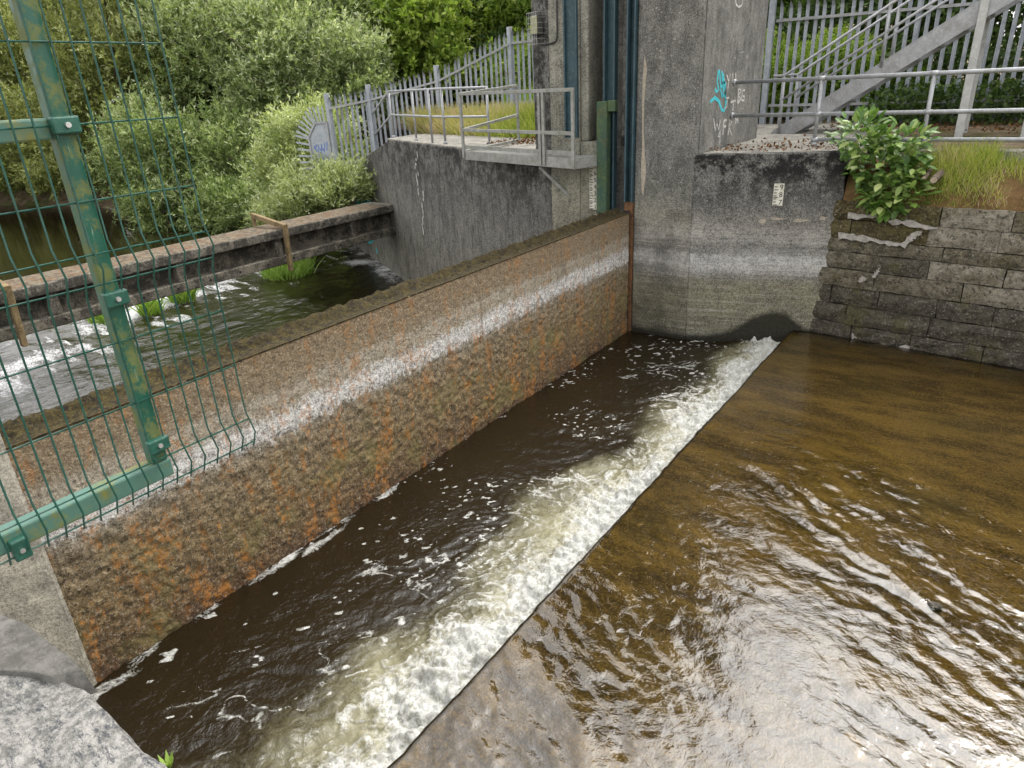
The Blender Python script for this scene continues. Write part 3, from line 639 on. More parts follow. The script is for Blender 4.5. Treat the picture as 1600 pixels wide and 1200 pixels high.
Z = A * (0.0062 * fbm(P_ * 1.1, Q_ * 2.2, 0, 2, 44) + rough * (0.0048 * fbm(P_ * 2.2, Q_ * 6.5, 0, 2, 45) + 0.0030 * fbm(P_ * 6, Q_ * 15, 0, 2, 46) + 0.0016 * fbm(X * 20, Y * 18, 0, 1, 49)))
Z += (0.0012 + 0.0012 * A) * fbm(X * 4, Y * 5, 0, 3, 47)
# standing wake behind the stone: two shock ridges fanning towards the crest
sx, sy = 0.10, 4.68
for (ex, ey, amp, wd) in ((-2.15, 6.35, 0.007, 0.07), (-2.1, 5.1, 0.004, 0.10), (-1.6, 6.3, 0.005, 0.045)):
    L = math.hypot(ex - sx, ey - sy); ux, uy = (ex - sx) / L, (ey - sy) / L
    t = (X - sx) * ux + (Y - sy) * uy; q = -(X - sx) * uy + (Y - sy) * ux + 0.16 * fbm(X * 1.6, Y * 1.6, 0, 4, 48)
    Z += amp * sstep(-0.05, 0.15, t) * sstep(L * 1.05, L * 0.5, t) * (np.exp(-(q / wd) ** 2) - 0.5 * np.exp(-((q - 2 * wd) / wd) ** 2) + 0.4 * np.exp(-((q + 2 * wd) / wd) ** 2))
Z = 0.247 + Z
Z = np.where(X < -2.20, Z - 0.42 * np.clip((-2.20 - X) / 0.14, 0, 1) ** 2, Z)
Z = np.maximum(Z, bedz + 0.006)
lip = (0.016 * fbm(Y * 1.7, 0 * Y, 0, 4, 50) + 0.010 * fbm(Y * 9, 0 * Y, 0, 3, 150)) * sstep(-2.05, -2.25, X)
tag(raw_mesh('weir_water', np.stack([X + lip, Y, Z], -1).reshape(-1, 3), gridfaces(len(ax), len(ay)), 'sheet_water', smooth=True), 'clear shallow water sheet rippling over the brown apron to the crest', kind='structure')

# ================================================================== THE GATE
g = thing('sluice_gate', (-4.75, 5.3, 0), 'long rusty steel sluice gate leaf with white tide line and mossy top', 'sluice gate')
uy = np.arange(1.13, 9.42, 0.016); uz = np.arange(-0.25, 1.881, 0.016)
Yg, Zg = np.meshgrid(uy, uz, indexing='ij')
amp = 0.004 + 0.016 * sstep(1.35, 0.9, Zg) * (0.6 + 0.4 * fbm(Yg * 0.7, Zg * 0.7, 0, 3, 51))
Xg = -4.585 + amp * (0.5 * fbm(Yg * 9, Zg * 10, 0, 2, 52) + 1.1 * fbm(Yg * 24, Zg * 24, 0, 2, 53))
Xg += 0.004 * sstep(1.30, 1.22, Zg) * sstep(1.08, 1.16, Zg)
raw_mesh('gate_face', np.stack([Xg, Yg, Zg], -1).reshape(-1, 3), gridfaces(len(uy), len(uz)), 'gate', g, smooth=True)
MB().box((-4.83, 1.13, -2.2), (-4.615, 9.42, 1.845)).build('gate_body', 'gate', g)
# mossy top: low shelf, raised ragged lip at the back
u = np.arange(1.13, 9.42, 0.02); w = np.linspace(0, 1, 25)
Uu, Ww = np.meshgrid(u, w, indexing='ij')
prof = np.interp(Ww, [0, 0.04, 0.10, 0.50, 0.66, 0.82, 0.95, 1.0], [-0.03, 0.0, 0.0, 0.006, 0.045, 0.07, 0.045, -0.08])
Xm = -4.60 - 0.24 * Ww + 0.015 * fbm(Uu * 4, Ww * 3, 0, 3, 54) * sstep(0.1, 0.3, Ww)
Zm = 1.872 + prof + sstep(0.08, 0.4, Ww) * (0.020 * fbm(Uu * 9, Ww * 6, 0, 4, 55) + 0.016 * fbm(Uu * 30, Ww * 14, 0, 2, 56))
raw_mesh('moss_strip', np.stack([Xm, Uu, Zm], -1).reshape(-1, 3), gridfaces(len(u), len(w)), 'moss', g, smooth=True)
MB().bar((-4.592, 1.13, 1.868), (-4.592, 9.42, 1.868), 0.020, 0.014).build('top_angle', 'moss', g)
MB().box((-4.68, 9.42, -0.5), (-4.60, 9.47, 1.90)).build('end_seal', 'black_rubber', g)

# ================================================================== CONCRETE STRUCTURES
TOP = 9.0
t = thing('gate_tower', (-4.9, 10.4, 0), 'tall weathered concrete gate tower with blue-grey guide channels', 'tower')
p = MB().prism([(-4.552, 9.5), (-3.65, 9.5), (-3.65, 12.2), (-4.552, 12.2)], -0.6, TOP).build('pillar', 'pillar_concrete', t, bevel=0.025, seg=2)
PR = p
# right-hand face carries a smoother render coat, held a few mm proud
MB().box((-3.652, 9.62, 2.7), (-3.64, 12.19, TOP - 0.01)).build('render_coat', 'side_concrete', p)
p = MB().prism([(-6.03, 9.6), (-5.52, 9.6), (-5.52, 11.6), (-6.46, 11.6), (-6.46, 9.83)], -2.0, TOP).build('pillar', 'light_concrete', t, bevel=0.02, seg=2)
PL = p
dw = Vector((-0.8956, 0.4447, 0)); dn = Vector((-0.4447, -0.8956, 0))      # dark wall: along / outward
a = Vector((-6.035, 9.6, 0)) + dn * 0.004; b = a + dw * 0.47
MB().prism([(a.x, a.y), (b.x, b.y), (b.x - dn.x * 0.02, b.y - dn.y * 0.02), (a.x - dn.x * 0.02, a.y - dn.y * 0.02)][::-1], 2.6, TOP - 0.01).build('weathered_face', 'dark_wall_concrete', p)
MB().box((-5.52, 10.05, 2.86), (-4.553, 10.3, TOP - 0.02)).build('recess_wall', 'pillar_concrete', t)
MB().box((-5.52, 9.62, 2.86), (-5.38, 10.05, TOP - 0.02)).build('recess_reveal', 'light_concrete', t, bevel=0.03, seg=2)
MB().box((-5.52, 9.605, -0.5), (-5.20, 10.3, 2.86)).build('ledge', 'light_concrete', t, bevel=0.015)
MB().box((-5.20, 9.9, -0.5), (-4.553, 10.28, 2.86)).build('slot_wall', 'side_concrete', t)
MB().box((-4.86, 9.66, 2.79), (-4.69, 9.9, 2.90)).build('cross_beam', 'black_rubber', t)
MB().box((-4.885, 9.70, 2.92), (-4.69, 10.05, TOP - 0.02)).build('recess_pier', 'pillar_concrete', t, bevel=0.02)
def channel(x0, x1, y, z0, z1, dep=0.1):
    b = MB(); tw = 0.022
    b.box((x0, y, z0), (x1, y + 0.012, z1)); b.box((x0, y - dep, z0), (x0 + tw, y, z1)); b.box((x1 - tw, y - dep, z0), (x1, y, z1))
    return b.build('guide_channel', 'channel_paint', t, bevel=0.003)
channel(-5.755, -5.535, 9.598, 2.92, TOP - 0.03, 0.05)
channel(-5.105, -4.925, 9.66, 1.86, TOP - 0.03)
channel(-4.69, -4.556, 9.56, 2.02, TOP - 0.03, 0.12)
MB().box((-4.69, 9.46, 0.0), (-4.556, 9.56, 2.02)).build('guide_foot', 'rust_strip', t, bevel=0.004)
MB().box((-6.46, 9.9, TOP), (-3.64, 12.2, TOP + 0.5)).build('tower_cap', 'pillar_concrete', t, bevel=0.03)
# lime run down the right pillar
pts = [(-4.44, 3.98), (-4.40, 3.82), (-4.43, 3.4), (-4.425, 3.0), (-4.40, 2.75), (-4.37, 2.45), (-4.405, 2.1), (-4.43, 2.2), (-4.45, 2.5), (-4.44, 2.8), (-4.455, 3.2), (-4.46, 3.7)]
MB().extr([(x, 9.4965, z) for x, z in pts], (0, 0.006, 0)).build('lime_run', 'lime_tan', PR)

# graffiti: brush / marker strokes lying on the render coat (plane x = -3.64)
def ribbon(pts, w, to3, thick, jit=0.4):
    mb = MB(); q = [Vector(p) for p in pts]; L, R = [], []
    for i, p in enumerate(q):
        dv = (q[min(i + 1, len(q) - 1)] - q[max(i - 1, 0)]).normalized(); nn = Vector((-dv.y, dv.x)) * w / 2 * (1 - jit / 2 + jit * random.random())
        L.append(p + nn); R.append(p - nn)
    for i in range(len(q) - 1):
        mb.extr([to3(*L[i]), to3(*L[i + 1]), to3(*R[i + 1]), to3(*R[i])], thick)
    return mb
CYAN = [[(10.168, 3.75), (10.149, 3.602), (10.225, 3.496), (10.143, 3.469), (10.084, 3.515)], [(10.206, 3.75), (10.312, 3.508)], [(10.31, 3.731), (10.423, 3.468), (10.392, 3.396), (10.305, 3.49), (10.385, 3.592), (10.485, 3.575), (10.51, 3.414), (10.389, 3.415)], [(9.922, 3.353), (10.102, 3.399), (10.267, 3.347), (10.405, 3.23), (10.514, 3.205), (10.573, 3.311), (10.372, 3.703)]]
WHITE = [[(10.519, 3.683), (10.628, 3.59), (10.673, 3.698)], [(10.628, 3.59), (10.601, 3.499)], [(10.769, 3.697), (10.818, 3.492)], [(10.9, 3.704), (10.922, 3.616)], [(10.532, 3.363), (10.689, 3.375)], [(10.619, 3.368), (10.621, 3.256), (10.544, 3.232)], [(10.782, 3.311), (10.994, 3.324)], [(10.89, 3.317), (10.891, 3.185)], [(11.08, 3.483), (11.089, 3.271)], [(11.08, 3.483), (11.214, 3.456), (11.091, 3.387)], [(11.091, 3.387), (11.212, 3.34), (11.089, 3.271)], [(11.377, 3.455), (11.268, 3.448), (11.255, 3.322), (11.385, 3.303), (11.381, 3.366), (11.315, 3.369)], [(10.1, 3.128), (10.199, 2.964), (10.255, 3.049), (10.346, 2.962), (10.379, 3.082)], [(10.538, 3.072), (10.534, 2.872)], [(10.538, 3.072), (10.65, 3.074)], [(10.539, 2.986), (10.639, 2.989)], [(10.778, 3.066), (10.766, 2.853)], [(10.778, 3.066), (10.897, 3.029), (10.777, 2.966), (10.928, 2.846)], [(10.418, 2.948), (10.331, 2.869), (10.443, 2.86)], [(10.412, 2.948), (10.422, 2.766)], [(11.055, 3.078), (11.075, 2.998)], [(11.154, 3.088), (11.171, 2.997)], [(11.064, 3.042), (11.165, 3.048)], [(10.658, 4.639), (10.684, 4.58), (10.822, 4.546), (10.951, 4.58), (10.973, 4.657)]]
FAINT = [[(11.019, 3.966), (11.215, 3.982)], [(11.116, 3.974), (11.101, 3.841)], [(11.279, 3.933), (11.344, 3.887), (11.418, 3.949)], [(11.418, 3.949), (11.425, 3.782), (11.364, 3.744)], [(10.143, 4.0), (10.148, 3.846)], [(10.34, 3.981), (10.409, 3.897), (10.44, 3.959), (10.511, 3.897), (10.548, 3.986)], [(10.628, 3.968), (10.616, 3.893)], [(10.758, 3.942), (10.768, 3.852)], [(10.851, 3.951), (10.851, 3.857)], [(10.769, 3.897), (10.851, 3.904)], [(11.25, 3.195), (11.4, 3.197)]]
def graffiti(strokes, w, mat, to3, thick, parent, label):
    for s_ in strokes: tag(ribbon(s_, w, to3, thick).build('graffiti_stroke', mat, parent), label)
side3 = lambda u, v: Vector((-3.637, u, v))
graffiti(CYAN, 0.046, 'paint_cyan', side3, (-0.004, 0, 0), PR, 'cyan spray scrawl')
graffiti(WHITE, 0.030, 'paint_white', side3, (-0.004, 0, 0), PR, 'white hand-painted initials')
graffiti(FAINT, 0.018, 'paint_faint', side3, (-0.004, 0, 0), PR, 'faded scratched lettering')

# ---- right-hand pier: splayed concrete face with ragged edge over the masonry
pa, pb = Vector((-3.65, 9.5, 0)), Vector((-1.9, 10.05, 0)); pd = (pb - pa).normalized(); pn = Vector((pd.y, -pd.x, 0))
pier = thing('pier_wall', (-2.8, 9.8, 0), 'splayed concrete pier beside the tower, black lichen above, white tide band, wet stain at foot', 'wall')
prof = [(0.0, -0.6), (1.96, -0.6), (1.98, 0.20), (2.03, 0.42), (2.00, 0.52), (2.10, 0.66), (2.06, 0.72), (2.20, 0.80), (1.98, 0.86), (1.93, 0.96), (2.0, 1.06), (1.94, 1.12), (1.96, 1.30), (1.90, 1.45), (1.93, 1.58), (1.95, 1.80), (1.98, 2.05), (2.01, 2.14), (1.99, 2.45), (1.985, 2.70), (0.0, 2.70)]
pts = [pa + pd * (u * 0.965) + Vector((0, 0, z)) for u, z in prof]
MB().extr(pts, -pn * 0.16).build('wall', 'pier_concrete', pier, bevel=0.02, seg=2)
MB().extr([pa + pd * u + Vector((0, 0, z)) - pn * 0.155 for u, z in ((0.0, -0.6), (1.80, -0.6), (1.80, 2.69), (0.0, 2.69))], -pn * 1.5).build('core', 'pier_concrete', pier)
for (u0, z0, L, H) in ((0.95, 1.80, 0.10, 0.07), (1.15, 1.84, 0.22, 0.03), (1.45, 1.82, 0.20, 0.04), (1.72, 1.85, 0.10, 0.04)):
    n = 11; q = [pa + pd * (u0 + L / 2 * math.cos(a_) * random.uniform(.7, 1.2)) + pn * 0.003 + Vector((0, 0, z0 + H / 2 * math.sin(a_) * random.uniform(.5, 1.4))) for a_ in np.linspace(0, 2 * math.pi, n, endpoint=False)]
    MB().extr(q, -pn * 0.006).build('spall_patch', 'lime_tan', pier)
# deck slab beside the tower
slab = MB().prism([(-3.64, 9.56), (-1.75, 10.14), (-1.75, 10.9), (-2.1, 15.4), (-7.0, 15.4), (-7.0, 12.21), (-3.64, 12.21)], 2.5, 2.70).build('deck_slab', 'deck_concrete', bevel=0.02, seg=2)
tag(slab, 'grey concrete deck slab behind the tower at the foot of the stairs', kind='structure')
kerb = MB().box((-1.85, 10.72, 2.45), (4.5, 10.90, 2.67)).build('kerb', 'deck_concrete', bevel=0.015)
tag(kerb, 'low concrete kerb under the right-hand railing', kind='structure')

# ---- masonry wall: every stone
sw = thing('stone_wall', (0.6, 10.1, 0), 'old dark squared-stone river wall with pale mortar smears at the right', 'wall')
courses = [-0.05, 0.20, 0.44, 0.70, 0.95, 1.19, 1.42, 1.60, 1.85, 2.09]
sd = Vector((1, -0.11, 0)).normalized(); sn = Vector((-0.11, -1, 0)).normalized()
srng = random.Random(5)
def stone(x0, x1, z0, z1, mat, proud):
    """rough-faced block: 5x3 front grid pushed about, chamfered rim"""
    nu, nv = 6, 4; mb = MB(); V = []
    for i in range(nu):
        for j in range(nv):
            fu, fv = i / (nu - 1), j / (nv - 1); edge = (i in (0, nu - 1)) or (j in (0, nv - 1))
            u_ = x0 + (x1 - x0) * fu + (0 if 0 < i < nu - 1 else srng.uniform(-.006, .006)); z_ = z0 + (z1 - z0) * fv + (srng.uniform(-.007, .007) if edge else 0)
            o_ = proud + (-0.010 + srng.uniform(-.005, .003) if edge else srng.uniform(-.006, .007) * (2.2 if z1 < 0.85 else 1))
            V.append(Vector((u_, STONE_Y(u_), z_)) + sn * o_)
    k = len(V)
    F = [(i * nv + j, (i + 1) * nv + j, (i + 1) * nv + j + 1, i * nv + j + 1) for i in range(nu - 1) for j in range(nv - 1)]
    ring = [i * nv for i in range(nu)] + [(nu - 1) * nv + j for j in range(1, nv)] + [i * nv + nv - 1 for i in range(nu - 2, -1, -1)] + [j for j in range(nv - 2, 0, -1)]
    B = [V[r] - sn * (0.14 + proud) for r in ring]
    F += [(ring[q], ring[(q + 1) % len(ring)], k + (q + 1) % len(ring), k + q) for q in range(len(ring))]
    mb.add(V + B, F); return mb.build('stone', mat, sw)
MB().extr([Vector((x, STONE_Y(x) + 0.09, z)) for x, z in ((-2.1, -0.6), (4.6, -0.6), (4.6, 2.04), (-2.1, 2.04))], (0.05, 0.6, 0)).build('wall_core', 'stone_dark', sw)
for ci in range(len(courses) - 1):
    z0, z1 = courses[ci], courses[ci + 1]; x = -2.05 + srng.uniform(-0.5, 0)
    while x < 4.5:
        L = srng.uniform(0.55, 1.05) if z1 - z0 > .17 else srng.uniform(0.5, 1.1)
        x1 = min(x + L, 4.55); zc = (z0 + z1) / 2
        if zc < 0.95: mt = 'stone_dark'
        elif zc > 1.55: mt = 'stone_mossy' if x < -0.9 else srng.choice(['stone_mid', 'stone_pale', 'stone_pale'])
        else: mt = srng.choice(['stone_dark', 'stone_mid']) if x < -0.9 else srng.choice(['stone_pale', 'stone_mid', 'stone_pale', 'stone_mid'])
        tilt = -0.012 * 0
        stone(max(x, -2.06) + 0.005, x1 - 0.005, z0 + 0.005, z1 - 0.005, mt, srng.uniform(0.0, 0.03) + (0.03 if zc < 0.8 else 0))
        x = x1
# pale mortar smears
def smear(path, w):
    mb = MB(); q = [Vector(p) for p in path]
    fine = []
    for i in range(len(q) - 1):
        for k in range(5): fine.append(q[i].lerp(q[i + 1], k / 5) + Vector((0, srng.uniform(-.012, .012))))
    fine.append(q[-1])
    r = ribbon(fine, w, lambda u_, z_: Vector((u_, STONE_Y(u_), z_)) + sn * 0.036, -sn * 0.05, 1.5)
    return r.build('mortar_smear', 'lime', sw)
for pth, w_ in (([(-1.70, 1.90), (-1.4, 1.92), (-1.28, 1.98), (-1.2, 1.88), (-0.95, 1.86), (-0.65, 1.83)], 0.05), ([(-1.78, 1.64), (-1.5, 1.63), (-1.2, 1.60), (-0.98, 1.60), (-0.92, 1.70), (-0.82, 1.78)], 0.055),
                ([(-1.22, 1.27), (-1.24, 1.20), (-1.27, 1.13)], 0.04), ([(-1.42, 0.28), (-1.2, 0.27), (-0.95, 0.25), (-0.7, 0.24)], 0.075), ([(-1.44, 1.04), (-1.38, 1.12)], 0.04)):
    smear(pth, w_)
# cut logs lodged on top of the wall
lg = thing('cut_branch', (-0.88, 9.95, 2.4), 'short sawn branch with pale end sticking out above the stone wall, left one', 'branch', 'cut branches on the wall')
MB().tube([(-0.90, 9.90, 2.42), (-0.86, 10.4, 2.50)], 0.028, 10).build('wood', 'bark', lg, smooth=False); MB().tube([(-0.9005, 9.892, 2.419), (-0.90, 9.902, 2.42)], 0.025, 10).build('sawn_end', 'cut_wood', lg)
lg = thing('cut_branch', (-0.76, 9.95, 2.4), 'short sawn branch with pale end sticking out above the stone wall, right one', 'branch', 'cut branches on the wall')
MB().tube([(-0.79, 9.84, 2.41), (-0.74, 10.4, 2.47)], 0.042, 10).build('wood', 'bark', lg); MB().tube([(-0.7905, 9.832, 2.409), (-0.79, 9.842, 2.41)], 0.037, 10).build('sawn_end', 'cut_wood', lg)
# grassy bank on the wall top
bxs = np.arange(-1.80, 4.6, 0.06); bts = np.linspace(0, 1, 16)
Bx, Bt = np.meshgrid(bxs, bts, indexing='ij')
By = STONE_Y(Bx) + 0.02 + Bt * (10.72 - STONE_Y(Bx) - 0.02)
Bz = np.interp(Bt, [0, 0.10, 0.45, 1.0], [2.07, 2.26, 2.50, 2.56]) + 0.04 * fbm(Bx * 3, By * 3, 0, 4, 71) * sstep(0, 0.2, Bt)
tag(raw_mesh('grass_bank', np.stack([Bx, By, Bz], -1).reshape(-1, 3), gridfaces(len(bxs), len(bts)), 'dry_bank', smooth=True), 'rusty brown mossy bank above the stone wall', kind='structure')

# ---- left-hand wall running downstream from the tower, then a falling wing wall
lw = thing('river_wall', (-9.5, 11.4, -1), 'long dark streaked concrete river wall left of the tower with falling wing', 'wall')
W0, W1 = Vector((-6.035, 9.6, 0)), Vector((-13.24, 13.23, 0)); W2 = Vector((-19.6, 16.85, 0))
def slabwall(a_, b_, z0, za, zb, th):
    dd_ = (b_ - a_).normalized(); nb = Vector((-dd_.y, dd_.x, 0)); nb = nb if nb.y > 0 else -nb
    mb = MB(); q = [a_, b_, b_ + nb * th, a_ + nb * th]; zz = [za, zb, zb, za]
    mb.add([Vector((p_.x, p_.y, z0)) for p_ in q] + [Vector((p_.x, p_.y, z_)) for p_, z_ in zip(q, zz)], [(0, 1, 2, 3), (4, 5, 6, 7), (0, 1, 5, 4), (1, 2, 6, 5), (2, 3, 7, 6), (3, 0, 4, 7)])
    return mb
slabwall(W0, W1, -2.4, 2.58, 2.58, 0.9).build('wall', 'dark_wall_concrete', lw, bevel=0.03, seg=2)
wing = slabwall(W1 + Vector((0.01, 0.004, 0)), W2, -2.4, 2.55, 1.0, 0.7).build('wing_wall', 'dark_wall_concrete', lw, bevel=0.03, seg=2)
ds = Vector((-0.86, 0.508, 0)).normalized()
wing3 = lambda u, v: Vector((-13.24, 13.23, 0)) + (W2 - W1).normalized() * u + Vector((-0.49, -0.87, 0)) * 0.006 + Vector((0, 0, v))
WG = [[(4.483, 0.483), (4.22, 0.663), (4.171, 0.461), (3.813, 0.753), (3.867, 0.438), (3.592, 0.705), (3.609, 0.5)], [(4.409, 0.341), (4.166, 0.581), (4.099, 0.365)], [(3.35, 0.704), (3.535, 0.48), (3.23, 0.704), (3.275, 0.512)], [(2.932, 0.71), (3.148, 0.527), (2.817, 0.709), (2.843, 0.551), (2.573, 0.738), (2.499, 0.663)], [(3.746, -0.582), (3.46, -0.504), (3.562, -0.627), (3.183, -0.548), (2.806, -0.381)], [(3.402, -0.509), (3.283, -0.625)], [(2.593, -0.638), (2.564, -0.81)]]
graffiti(WG, 0.11, 'paint_cyan', wing3, (0.49 * .01, 0.87 * .01, 0), wing, 'cyan spray scribble')
# white bird-lime dribbles on the dark wall
for k in range(16):
    u0 = 5.95 + (k % 8) * 0.03 - 0.10 * (k // 8) + random.uniform(-.12, .12); z0 = 2.35 - k * 0.115 + random.uniform(-.05, .05); L = random.uniform(.03, .12); w_ = random.uniform(.012, .03)
    c_ = W0 + dw * u0 + dn * 0.004 + Vector((0, 0, z0))
    MB().extr([c_ + dw * (w_ * math.cos(a_)) + Vector((0, 0, L * math.sin(a_))) for a_ in np.linspace(0, 2 * math.pi, 7, endpoint=False)], -dn * 0.008).build('lime_dribble', 'paint_white', lw)
dk = MB().prism([(-13.25, 13.25), (-6.05, 9.64), (-5.6, 11.6), (-7.2, 13.0), (-9.4, 13.6), (-13.6, 14.9)], 2.45, 2.606).build('walkway_slab', 'deck_concrete', bevel=0.01)
tag(dk, 'grey concrete walkway along the top of the dark river wall', kind='structure')

# ---- near abutment: concrete block at the gate end and the coping the viewer stands by
npier = thing('near_pier', (-5.0, 0.2, 0), 'pale smooth concrete block at the near end of the rusty gate', 'wall')
MB().prism([(-6.6, -3), (-4.57, -3), (-4.57, 1.15), (-5.0, 1.15), (-6.6, 1.15)], -2.2, 2.45).build('block', 'near_concrete', npier, bevel=0.03, seg=2)
nw = thing('near_wall', (-1.5, 0.0, 0), 'near river wall topped with pale broken rock coping in the corner', 'wall')
MB().box((-4.56, -3.0, -1.0), (5.0, 0.42, 1.62)).build('wall', 'near_concrete', nw)
def rock_block(x0, x1, y0, y1, z0, zt, mat, nm, seed, amp, res=0.022, edge=None):
    xs = np.arange(x0, x1 + 1e-6, res); ys = np.arange(y0, y1 + 1e-6, res); A_, B_ = np.meshgrid(xs, ys, indexing='ij')
    ed = np.minimum.reduce([A_ - x0, x1 - A_, y1 - B_]); ed = ed + 0.02 * fbm(A_ * 6, B_ * 6, 0, 3, seed)
    z_ = zt + amp * (fbm(A_ * 3.5, B_ * 5, 0, 5, seed + 1) + 0.35 * np.abs(fbm(A_ * 16, B_ * 22, 0, 3, seed + 2))) - 0.10 * sstep(0.05, -0.005, ed)
    z_ = np.where((A_ <= x0 + res * .6) | (A_ >= x1 - res * .6) | (B_ >= y1 - res * .6), z0, z_)
    yo = B_ + 0.035 * fbm(A_ * 4.5, 0 * B_, 0, 4, seed + 3) * sstep(y1 - 0.3, y1, B_)
    return raw_mesh(nm, np.stack([A_, yo, z_], -1).reshape(-1, 3), gridfaces(len(xs), len(ys)), mat, nw, smooth=False)
tag(rock_block(-2.62, -0.9, -1.4, 0.545, 1.5, 1.93, 'coping_rock', 'coping_stone', 81, 0.035), 'pale crystalline broken rock')
tag(rock_block(-4.5, -2.58, -1.4, 0.50, 1.5, 1.90, 'coping_rock', 'coping_stone', 86, 0.03), 'pale rock with dark seams')
rock_block(-0.86, 5.0, -1.4, 0.52, 1.5, 1.9, 'coping_rock', 'coping_stone', 91, 0.03, 0.05)
# grey mortar bed smeared over the coping
mo = [(-2.98, 0.40), (-2.86, 0.505), (-2.72, 0.535), (-2.55, 0.545), (-2.36, 0.555), (-2.24, 0.55), (-2.30, 0.47), (-2.42, 0.42), (-2.50, 0.36), (-2.62, 0.30), (-2.78, 0.29), (-2.92, 0.32)]
V = []; 
cx_, cy_ = -2.60, 0.44
for rr in np.linspace(0, 1, 12):
    for i in range(96):
        tt = i / 96 * len(mo); k = int(tt) % len(mo); fr_ = tt - int(tt)
        px_ = mo[k][0] * (1 - fr_) + mo[(k + 1) % len(mo)][0] * fr_; py_ = mo[k][1] * (1 - fr_) + mo[(k + 1) % len(mo)][1] * fr_
        x_, y_ = cx_ + (px_ - cx_) * rr, cy_ + (py_ - cy_) * rr
        V.append((x_, y_, 1.960 + 0.020 * float(fbm(x_ * 6, y_ * 9, 0, 5, 95)) - (0.10 if rr > 0.99 else 0.008 * max(0, rr - 0.8) / 0.2)))
F = [(a_ * 96 + i, a_ * 96 + (i + 1) % 96, (a_ + 1) * 96 + (i + 1) % 96, (a_ + 1) * 96 + i) for a_ in range(11) for i in range(96)]
raw_mesh('mortar_bed', np.array(V), np.array(F), 'coping_mortar', nw, smooth=True)

# ---- concrete beam across the river
cb = thing('concrete_beam', (-13.85, 6.0, 0.2), 'long mossy precast concrete beam spanning the river below the gate', 'beam')
MB().box((-14.35, -6.0, 0.76), (-13.36, 13.42, 0.955)).build('top_flange', 'beam_concrete', cb, bevel=0.02, seg=2)
MB().box((-14.20, -6.0, 0.32), (-13.62, 13.42, 0.76)).build('web', 'beam_concrete', cb)
MB().box((-14.32, -6.0, 0.16), (-13.38, 13.42, 0.36)).build('bottom_flange', 'beam_concrete', cb, bevel=0.02, seg=2)
for y_ in (11.9, 9.6, 7.2, 4.8, 2.4): MB().box((-13.62, y_ - 0.09, 0.362), (-13.41, y_ + 0.09, 0.758)).build('stiffener', 'beam_concrete', cb, bevel=0.01)
for k, y_ in enumerate(np.arange(2.0, 13.2, 0.72)):
    MB().tube([(-13.40, y_, 0.26), (-13.372, y_, 0.26)], 0.028, 8).build('bolt_hole', 'black_rubber', cb); 
    if y_ > 8.5: MB().tube([(-13.40, y_ + .3, 0.86), (-13.352, y_ + .3, 0.86)], 0.025, 8).build('bolt_hole', 'black_rubber', cb)
u = np.arange(-4, 13.0, 0.06); w = np.linspace(0, 1, 9); Uu, Ww = np.meshgrid(u, w, indexing='ij')
Zm = 0.958 + 0.035 * np.clip(fbm(Uu * 1.7, Ww * 2.5, 0, 4, 57) + 0.25, 0, 1) * np.sin(np.pi * Ww) * sstep(12.8, 8.0, Uu)
raw_mesh('moss_mat', np.stack([-14.30 + 0.9 * Ww, Uu, Zm], -1).reshape(-1, 3), gridfaces(len(u), len(w)), 'beam_moss', cb, smooth=True)
def timber_frame(y_, label):
    t_ = thing('timber_frame', (-13.8, y_, 0.96), label, 'timber frame', 'timber frames clamped over the beam')
    MB().bar((-14.45, y_ + 0.02, 1.20), (-13.22, y_ - 0.02, 1.02), 0.10, 0.11).build('cross_piece', 'timber', t_, bevel=0.008)
    MB().bar((-13.27, y_, 1.06), (-13.27, y_ - 0.05, 0.02), 0.10, 0.09).build('leg', 'timber', t_, bevel=0.008)
    MB().bar((-14.42, y_ + 0.02, 0.95), (-14.42, y_ + 0.02, 1.24), 0.08, 0.08).build('stub', 'timber', t_, bevel=0.008)
timber_frame(9.75, 'weathered timber frame straddling the beam beside the willow')
timber_frame(4.15, 'weathered timber frame on the beam seen behind the green mesh at left edge')

# ================================================================== METALWORK
# ---- green guide post in the gate slot
gp = thing('guide_post', (-5.05, 9.5, 1.86), 'mossy green square steel post with short arm in the gate slot', 'post')
MB().box((-5.15, 9.44, 1.84), (-4.985, 9.58, 3.42)).build('post', 'green_mossy_paint', gp, bevel=0.008)
MB().box((-4.985, 9.46, 3.28), (-4.86, 9.56, 3.43)).build('arm', 'green_mossy_paint', gp, bevel=0.008)
